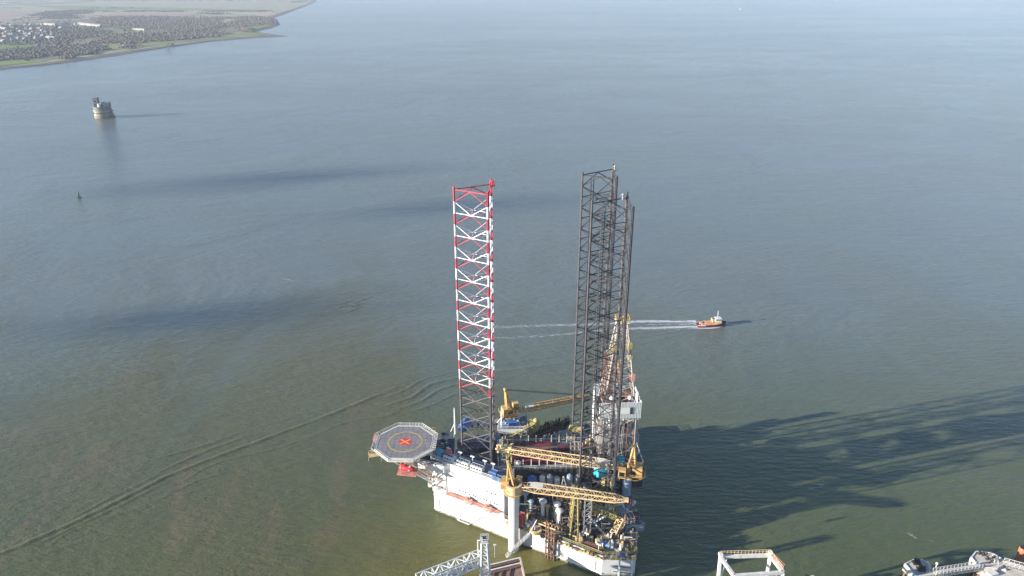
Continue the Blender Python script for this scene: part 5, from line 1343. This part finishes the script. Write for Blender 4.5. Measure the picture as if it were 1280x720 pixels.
# woods: one mass of bare winter trees per belt
def inside(p,poly):
    r=False; j=len(poly)-1
    for i in range(len(poly)):
        if (poly[i][1]>p[1])!=(poly[j][1]>p[1]) and p[0]<(poly[j][0]-poly[i][0])*(p[1]-poly[i][1])/(poly[j][1]-poly[i][1])+poly[i][0]: r=not r
        j=i
    return r
def wood_mat(name,c):
    m=mat(name,c,.95,var=.22,scale=.02,spec=.05); return m
WM=[wood_mat('bare_brown_woodland',(.18,.14,.10)),wood_mat('grey_brown_woodland',(.15,.135,.105)),wood_mat('dark_evergreen_scrub',(.09,.10,.065)),wood_mat('olive_scrub',(.165,.165,.095))]
ICO=[]
def ico():
    ph=(1+5**.5)/2; v=[(-1,ph,0),(1,ph,0),(-1,-ph,0),(1,-ph,0),(0,-1,ph),(0,1,ph),(0,-1,-ph),(0,1,-ph),(ph,0,-1),(ph,0,1),(-ph,0,-1),(-ph,0,1)]
    f=[(0,11,5),(0,5,1),(0,1,7),(0,7,10),(0,10,11),(1,5,9),(5,11,4),(11,10,2),(10,7,6),(7,1,8),(3,9,4),(3,4,2),(3,2,6),(3,6,8),(3,8,9),(4,9,5),(2,4,11),(6,2,10),(8,6,7),(9,8,1)]
    l=math.sqrt(1+ph*ph); return [(a/l,b/l,c/l) for a,b,c in v],f
IV,IF=ico()
LANDP=[(p.x-10,p.y) for p in sp]+[(-3000,14000),(-12000,20000),(-13500,1500)]
def wood(polys,count,mix,h=(5,10),sz=1.0,dens_noise=True):
    mb=MB(); P=[[(at(*q).x,at(*q).y) for q in pl] for pl in polys]
    def area(pl): return abs(sum(pl[i][0]*pl[(i+1)%len(pl)][1]-pl[(i+1)%len(pl)][0]*pl[i][1] for i in range(len(pl))))/2
    A=[area(p) for p in P]; tot=sum(A)
    for pl,a in zip(P,A):
        x0=min(p[0] for p in pl);x1_=max(p[0] for p in pl);y0=min(p[1] for p in pl);y1=max(p[1] for p in pl)
        n=int(count*a/tot); k=0; tries=0
        while k<n and tries<n*30:
            tries+=1
            x=R.uniform(x0,x1_); y=R.uniform(y0,y1)
            jx=(math.sin(y*.021+x*.004)+math.sin(y*.057+2))*14; jy=(math.sin(x*.017)+math.sin(x*.043+1))*22
            if not inside((x+jx+R.gauss(0,7),y+jy+R.gauss(0,14)),pl) or not inside((x,y),LANDP): continue
            if dens_noise and math.sin(x*.013+2)*math.sin(y*.006+1)+math.sin(x*.031+y*.011)*.6<R.uniform(-1.3,-.1): continue
            k+=1; hh=(h[0]+(h[1]-h[0])*R.random()**1.6)*sz*(1.35 if R.random()<.08 else 1); r=hh*R.uniform(.5,.85); mi=R.choice(mix)
            for q in range(1):
                cx=x+R.uniform(-r,r)*.6*q; cy=y+R.uniform(-r,r)*.6*q; rr=r*(1-.25*q)
                mb.add([(cx+a_*rr*R.uniform(.7,1.25),cy+b_*rr*R.uniform(.7,1.25),2.5+hh*.4+c_*hh*.38*R.uniform(.8,1.2)) for a_,b_,c_ in IV],IF,mi)
    o=mb.obj('woodland',WM,smooth=True); tag(o,None,None,None,'stuff'); return o
W_=[]
o=wood([[(-40,66),(0,64),(30,62),(70,60),(105,58),(128,61),(128,66),(110,71),(80,74),(48,78),(20,75),(0,77),(-40,82)]],6500,(0,1,1,1,2),(3,6.5)); tag(o,'grey brown wood along the shore at the far left','wood')
o=wood([[(70,52),(110,47),(150,44),(200,43),(255,40),(280,41),(270,48),(215,51),(178,52),(178,60),(165,62),(165,55),(130,55),(100,59),(70,60)]],7000,(0,1,1,0,2),(3,6.5)); tag(o,'brown wood behind the shore meadow in the middle of the land','wood')
o=wood([[(125,22),(180,21),(230,23),(290,22),(330,22),(346,26),(346,31.5),(330,32),(300,34),(296,39),(270,39),(210,41),(205,38),(160,37),(130,35)],[(306,37),(320,38.5),(318,41.5),(296,41.5)],[(335,24),(346,27),(345,31.5),(334,31.5)]],12000,(0,0,0,0,1,3),(3,6.5)); tag(o,'broad reddish brown wood reaching the headland','wood')
o=wood([[(-20,34.5),(30,33),(60,33.6),(100,35),(135,37),(130,46),(100,48),(60,54),(40,57),(0,56),(-20,58)]],5000,(1,1,2,3),(3,6)); tag(o,'dark trees among the village houses','wood')
o=wood([[(30,20),(70,14),(90,13.5),(120,17),(60,21),(35,21.5)],[(90,13),(130,14.2),(130,15.2),(90,14.3)],[(130,14.2),(338,14.2),(345,15.6),(130,15.4)],[(55,19),(95,17),(95,25),(60,25)],[(250,17),(295,17),(290,19),(255,19)]],3600,(1,2,1,0),(3,6.5)); tag(o,'dark hedgerows and copses crossing the far fields','hedgerow')
o=wood([[(100,10.6),(190,11),(190,11.5),(100,11.2)],[(0,3.6),(60,2.2),(60,2.8),(0,4.4)],[(90,.8),(390,2.0),(390,2.4),(90,1.3)],[(365,2),(380,1),(380,3),(366,4)],[(0,10.5),(30,11),(30,11.6),(0,11.2)]],700,(1,2,3),(4,7),1.0,False); tag(o,'thin dark field edges near the top of the land','hedgerow')

o=wood([[(-40,82),(0,77),(100,60),(200,50),(300,41),(340,34),(330,22),(200,20),(60,20),(-40,30)]],1500,(0,1,1,3,2),(2.5,7),1,False); tag(o,'scattered small trees and bushes over the fields','bushes')
# village
HM=[mat('pale_render',(.30,.275,.25),.8),mat('light_roof_sheet',(.36,.355,.345),.6),mat('red_brown_tiles',(.24,.13,.10),.85),mat('grey_slate',(.22,.22,.24),.8)]
def house_proto(l,w,h,roofm):
    mb=MB(); mb.box((0,0,0),(l,w,h),0,0)
    a=l/2+.4; b=w/2+.4; rh=w*.42
    mb.add([(-a,-b,h),(a,-b,h),(a,b,h),(-a,b,h),(-a,0,h+rh),(a,0,h+rh)],[(0,1,5,4),(2,3,4,5),(1,2,5),(3,0,4),(3,2,1,0)],roofm)
    mb.box((l*.3,w*.1,h+rh*.5),(.9,.9,rh*.8),0,2)
    return mb
protos=[(10,8,5.2,2),(12,8,5.2,1),(15,9,5.5,3),(9,8,5,1)]
meshes=[]
ords=['first','second','third','fourth','fifth','sixth','seventh','eighth','ninth','tenth','eleventh','twelfth','thirteenth','fourteenth','fifteenth','sixteenth','seventeenth','eighteenth','nineteenth','twentieth']
first=[None]*4
rows=[('back row',33.6,0,96,17,-.035),('second row',37.0,2,78,9,0),('third row',40.5,4,80,9,.01),('fourth row',44.0,0,70,8,-.01),('fifth row',48.0,2,56,6,-.01),('front row',52.8,0,72,10,-.05)]
kinds=['pale house with brown tiled roof','pale house with light roof','long pale house with slate roof','small pale house with light roof']
for rn,y,x0,x1_,n,sl in rows:
    for i in range(n):
        px=x0+(x1_-x0)*(i+R.uniform(.25,.75))/n; py=y+sl*(px-x0)+R.uniform(-1.3,1.3)*(.5 if rn in ('back row','front row') else 1); k=R.choice((0,1,1,2,3))
        p=at(px,py,2.4)
        if first[k] is None:
            l,w,h,rm=protos[k]; o=house_proto(l*.95,w*.95,h*.9,rm).obj('house',HM); first[k]=o
        else: o=first[k].copy(); C.objects.link(o)
        o.location=p; o.rotation_euler=(0,0,R.uniform(-1.2,1.2))
        tag(o,'%s, %s of the village, %s from left'%(kinds[k],rn,ords[i]),'house','houses of the far shore village')
for i,(a,b,wd) in enumerate((((99,30.6),(127,33.8),13),((56,31),(70,32),9),((44,51.0),(50,50.6),12),((60,48.2),(69,49.8),12),((-2,36.2),(9,37.6),14),((167,37.6),(181,38.3),5))):
    A=at(*a,2.4); B=at(*b,2.4); d=B-A; t=thing('long_shed',((A+B)/2).to_tuple(),['long bright white shed behind the village, the longest roof','pale long shed at the back of the village','pale shed at the shoreward side of the village, left one','pale shed at the shoreward side of the village, right one','white shed at the left edge of the picture','pale shed among trees right of the village'][i],'shed')
    c=(A+B)/2; an=math.atan2(d.y,d.x); l=d.length
    mb=MB(); mb.box((c.x,c.y,2.4),(l,wd,6),an); mb.obj('shed_wall',HM[0],t)
    dx=d.normalized(); s=Vector((-dx.y,dx.x,0)); a_=l/2+.5; b_=wd/2+.5
    mb=MB(); q=[c-dx*a_-s*b_,c+dx*a_-s*b_,c+dx*a_+s*b_,c-dx*a_+s*b_]; q=[Vector((v.x,v.y,8.4)) for v in q]; e0=c-dx*a_; e1=c+dx*a_; e0=Vector((e0.x,e0.y,8.4+wd*.2)); e1=Vector((e1.x,e1.y,8.4+wd*.2))
    mb.add(q+[e0,e1],[(0,1,5,4),(2,3,4,5),(1,2,5),(3,0,4),(3,2,1,0)]); mb.obj('shed_roof',HM[1],t)
def lone(px,py,lab,cat,l,w,h,rm,nm='house'):
    o=house_proto(l,w,h,rm).obj(nm,HM); o.location=at(px,py,2.9); o.rotation_euler=(0,0,.2); tag(o,lab,cat)
lone(210.5,59,'lone white cottage beside dark bushes on the shore','cottage',9,7,3.5,2,'cottage'); lone(221,37.5,'tall pale house with red roof alone in the brown wood','house',16,12,11,2)
o=wood([[(212,58),(217,57.4),(217,59),(212,59.6)]],10,(2,),(4,6),1,False); tag(o,'dark bushes beside the lone shore cottage','bushes')

# ================================================================== thin clouds, far off towards the sun; they shade bands of the water
CM=bpy.data.materials.new('thin_cloud'); CM.use_nodes=True; nt=CM.node_tree; b=nt.nodes['Principled BSDF']; b.inputs['Base Color'].default_value=(.9,.9,.9,1); b.inputs['Roughness'].default_value=1
tc=nt.nodes.new('ShaderNodeTexCoord'); nz=nt.nodes.new('ShaderNodeTexNoise'); nz.inputs['Scale'].default_value=.02; nz.inputs['Detail'].default_value=5; nt.links.new(tc.outputs['Object'],nz.inputs['Vector'])
mr_=nt.nodes.new('ShaderNodeMapRange'); mr_.inputs[1].default_value=.35; mr_.inputs[2].default_value=.65; mr_.inputs[3].default_value=.03; mr_.inputs[4].default_value=.17; nt.links.new(nz.outputs['Fac'],mr_.inputs[0]); nt.links.new(mr_.outputs[0],b.inputs['Alpha'])
CH=700.0
def cloud(pts,ry,rz_=18):
    mb=MB()
    for i in range(len(pts)-1):
        A=at(*pts[i]); B=at(*pts[i+1]); n=max(2,int((B-A).length/(ry*1.2)))
        for k in range(n):
            p=A.lerp(B,(k+R.random()*.6)/n)+Vector((0,R.uniform(-.4,.4)*ry,0)); off=Vector((math.cos(AZ),math.sin(AZ),0))*(CH/math.tan(EL))
            q=p-off+Vector((0,0,CH+R.uniform(-15,15))); mb.ball(q,1,14,8,(ry*R.uniform(1.2,2.2),ry*R.uniform(.5,.9),rz_))
    o=mb.obj('cloud',CM); o['kind']='stuff'; return o
EL,AZ=RAD(13.6),RAD(15.4)
cloud([(130,240),(250,232),(380,222),(530,208)],38); cloud([(170,408),(270,398),(370,384)],28); cloud([(500,266),(600,258),(690,250)],28)
# ================================================================== light, sky, haze, camera
EL,AZ=RAD(13.6),RAD(15.4)      # sun elevation; direction in which shadows run (from +X towards +Y)
sd=bpy.data.lights.new('sun','SUN'); sd.energy=5.0; sd.angle=RAD(.53); sd.color=(1,.93,.82)
so=bpy.data.objects.new('sun',sd); C.objects.link(so)
ldir=Vector((math.cos(AZ)*math.cos(EL),math.sin(AZ)*math.cos(EL),-math.sin(EL)))
so.rotation_euler=ldir.to_track_quat('-Z','Y').to_euler(); so.location=(-400,-100,300)
wd=bpy.data.worlds.new('World'); bpy.context.scene.world=wd; wd.use_nodes=True; nt=wd.node_tree
bg=nt.nodes['Background']; sk=nt.nodes.new('ShaderNodeTexSky'); sk.sky_type='NISHITA'; sk.sun_disc=False; sk.sun_elevation=EL
tosun=-ldir; sk.sun_rotation=math.atan2(tosun.x,tosun.y); sk.altitude=20; sk.air_density=1.0; sk.dust_density=0.0; sk.ozone_density=2.0
tint=nt.nodes.new('ShaderNodeVectorMath'); tint.operation='MULTIPLY'; tint.inputs[1].default_value=(.90,.95,1.12)   # clear blue winter sky
nt.links.new(sk.outputs[0],tint.inputs[0]); nt.links.new(tint.outputs[0],bg.inputs[0]); bg.inputs[1].default_value=.08
if HAZE:=1:
    mb=MB(); mb.box((0,10500,-1.5-2),(28400,27400,184)); hz=mb.obj('haze',None) if False else None
    me=bpy.data.meshes.new('haze'); me.from_pydata(mb.v,[],mb.f); hz=bpy.data.objects.new('haze',me); C.objects.link(hz); hz['kind']='stuff'
    hm=bpy.data.materials.new('haze'); hm.use_nodes=True; n=hm.node_tree.nodes; n.clear(); out=n.new('ShaderNodeOutputMaterial'); pv=n.new('ShaderNodeVolumePrincipled'); pv.inputs['Color'].default_value=(.53,.61,.75,1); pv.inputs['Density'].default_value=0.95e-4; pv.inputs['Anisotropy'].default_value=0
    hm.node_tree.links.new(pv.outputs[0],out.inputs['Volume']); me.materials.append(hm)
cd=bpy.data.cameras.new('camera'); cam=bpy.data.objects.new('camera',cd); C.objects.link(cam)
cam.location=(0,0,H); cam.rotation_euler=(math.pi/2-TH,0,0); cd.sensor_width=36; cd.lens=F/1280*36; cd.clip_start=1; cd.clip_end=60000
S=bpy.context.scene; S.camera=cam
S.view_settings.view_transform='Standard'; S.view_settings.look='None'; S.view_settings.exposure=1.46; S.view_settings.gamma=1; S.view_settings.use_curve_mapping=False
for o in bpy.data.objects:
    if 'o0' in o: del o['o0']
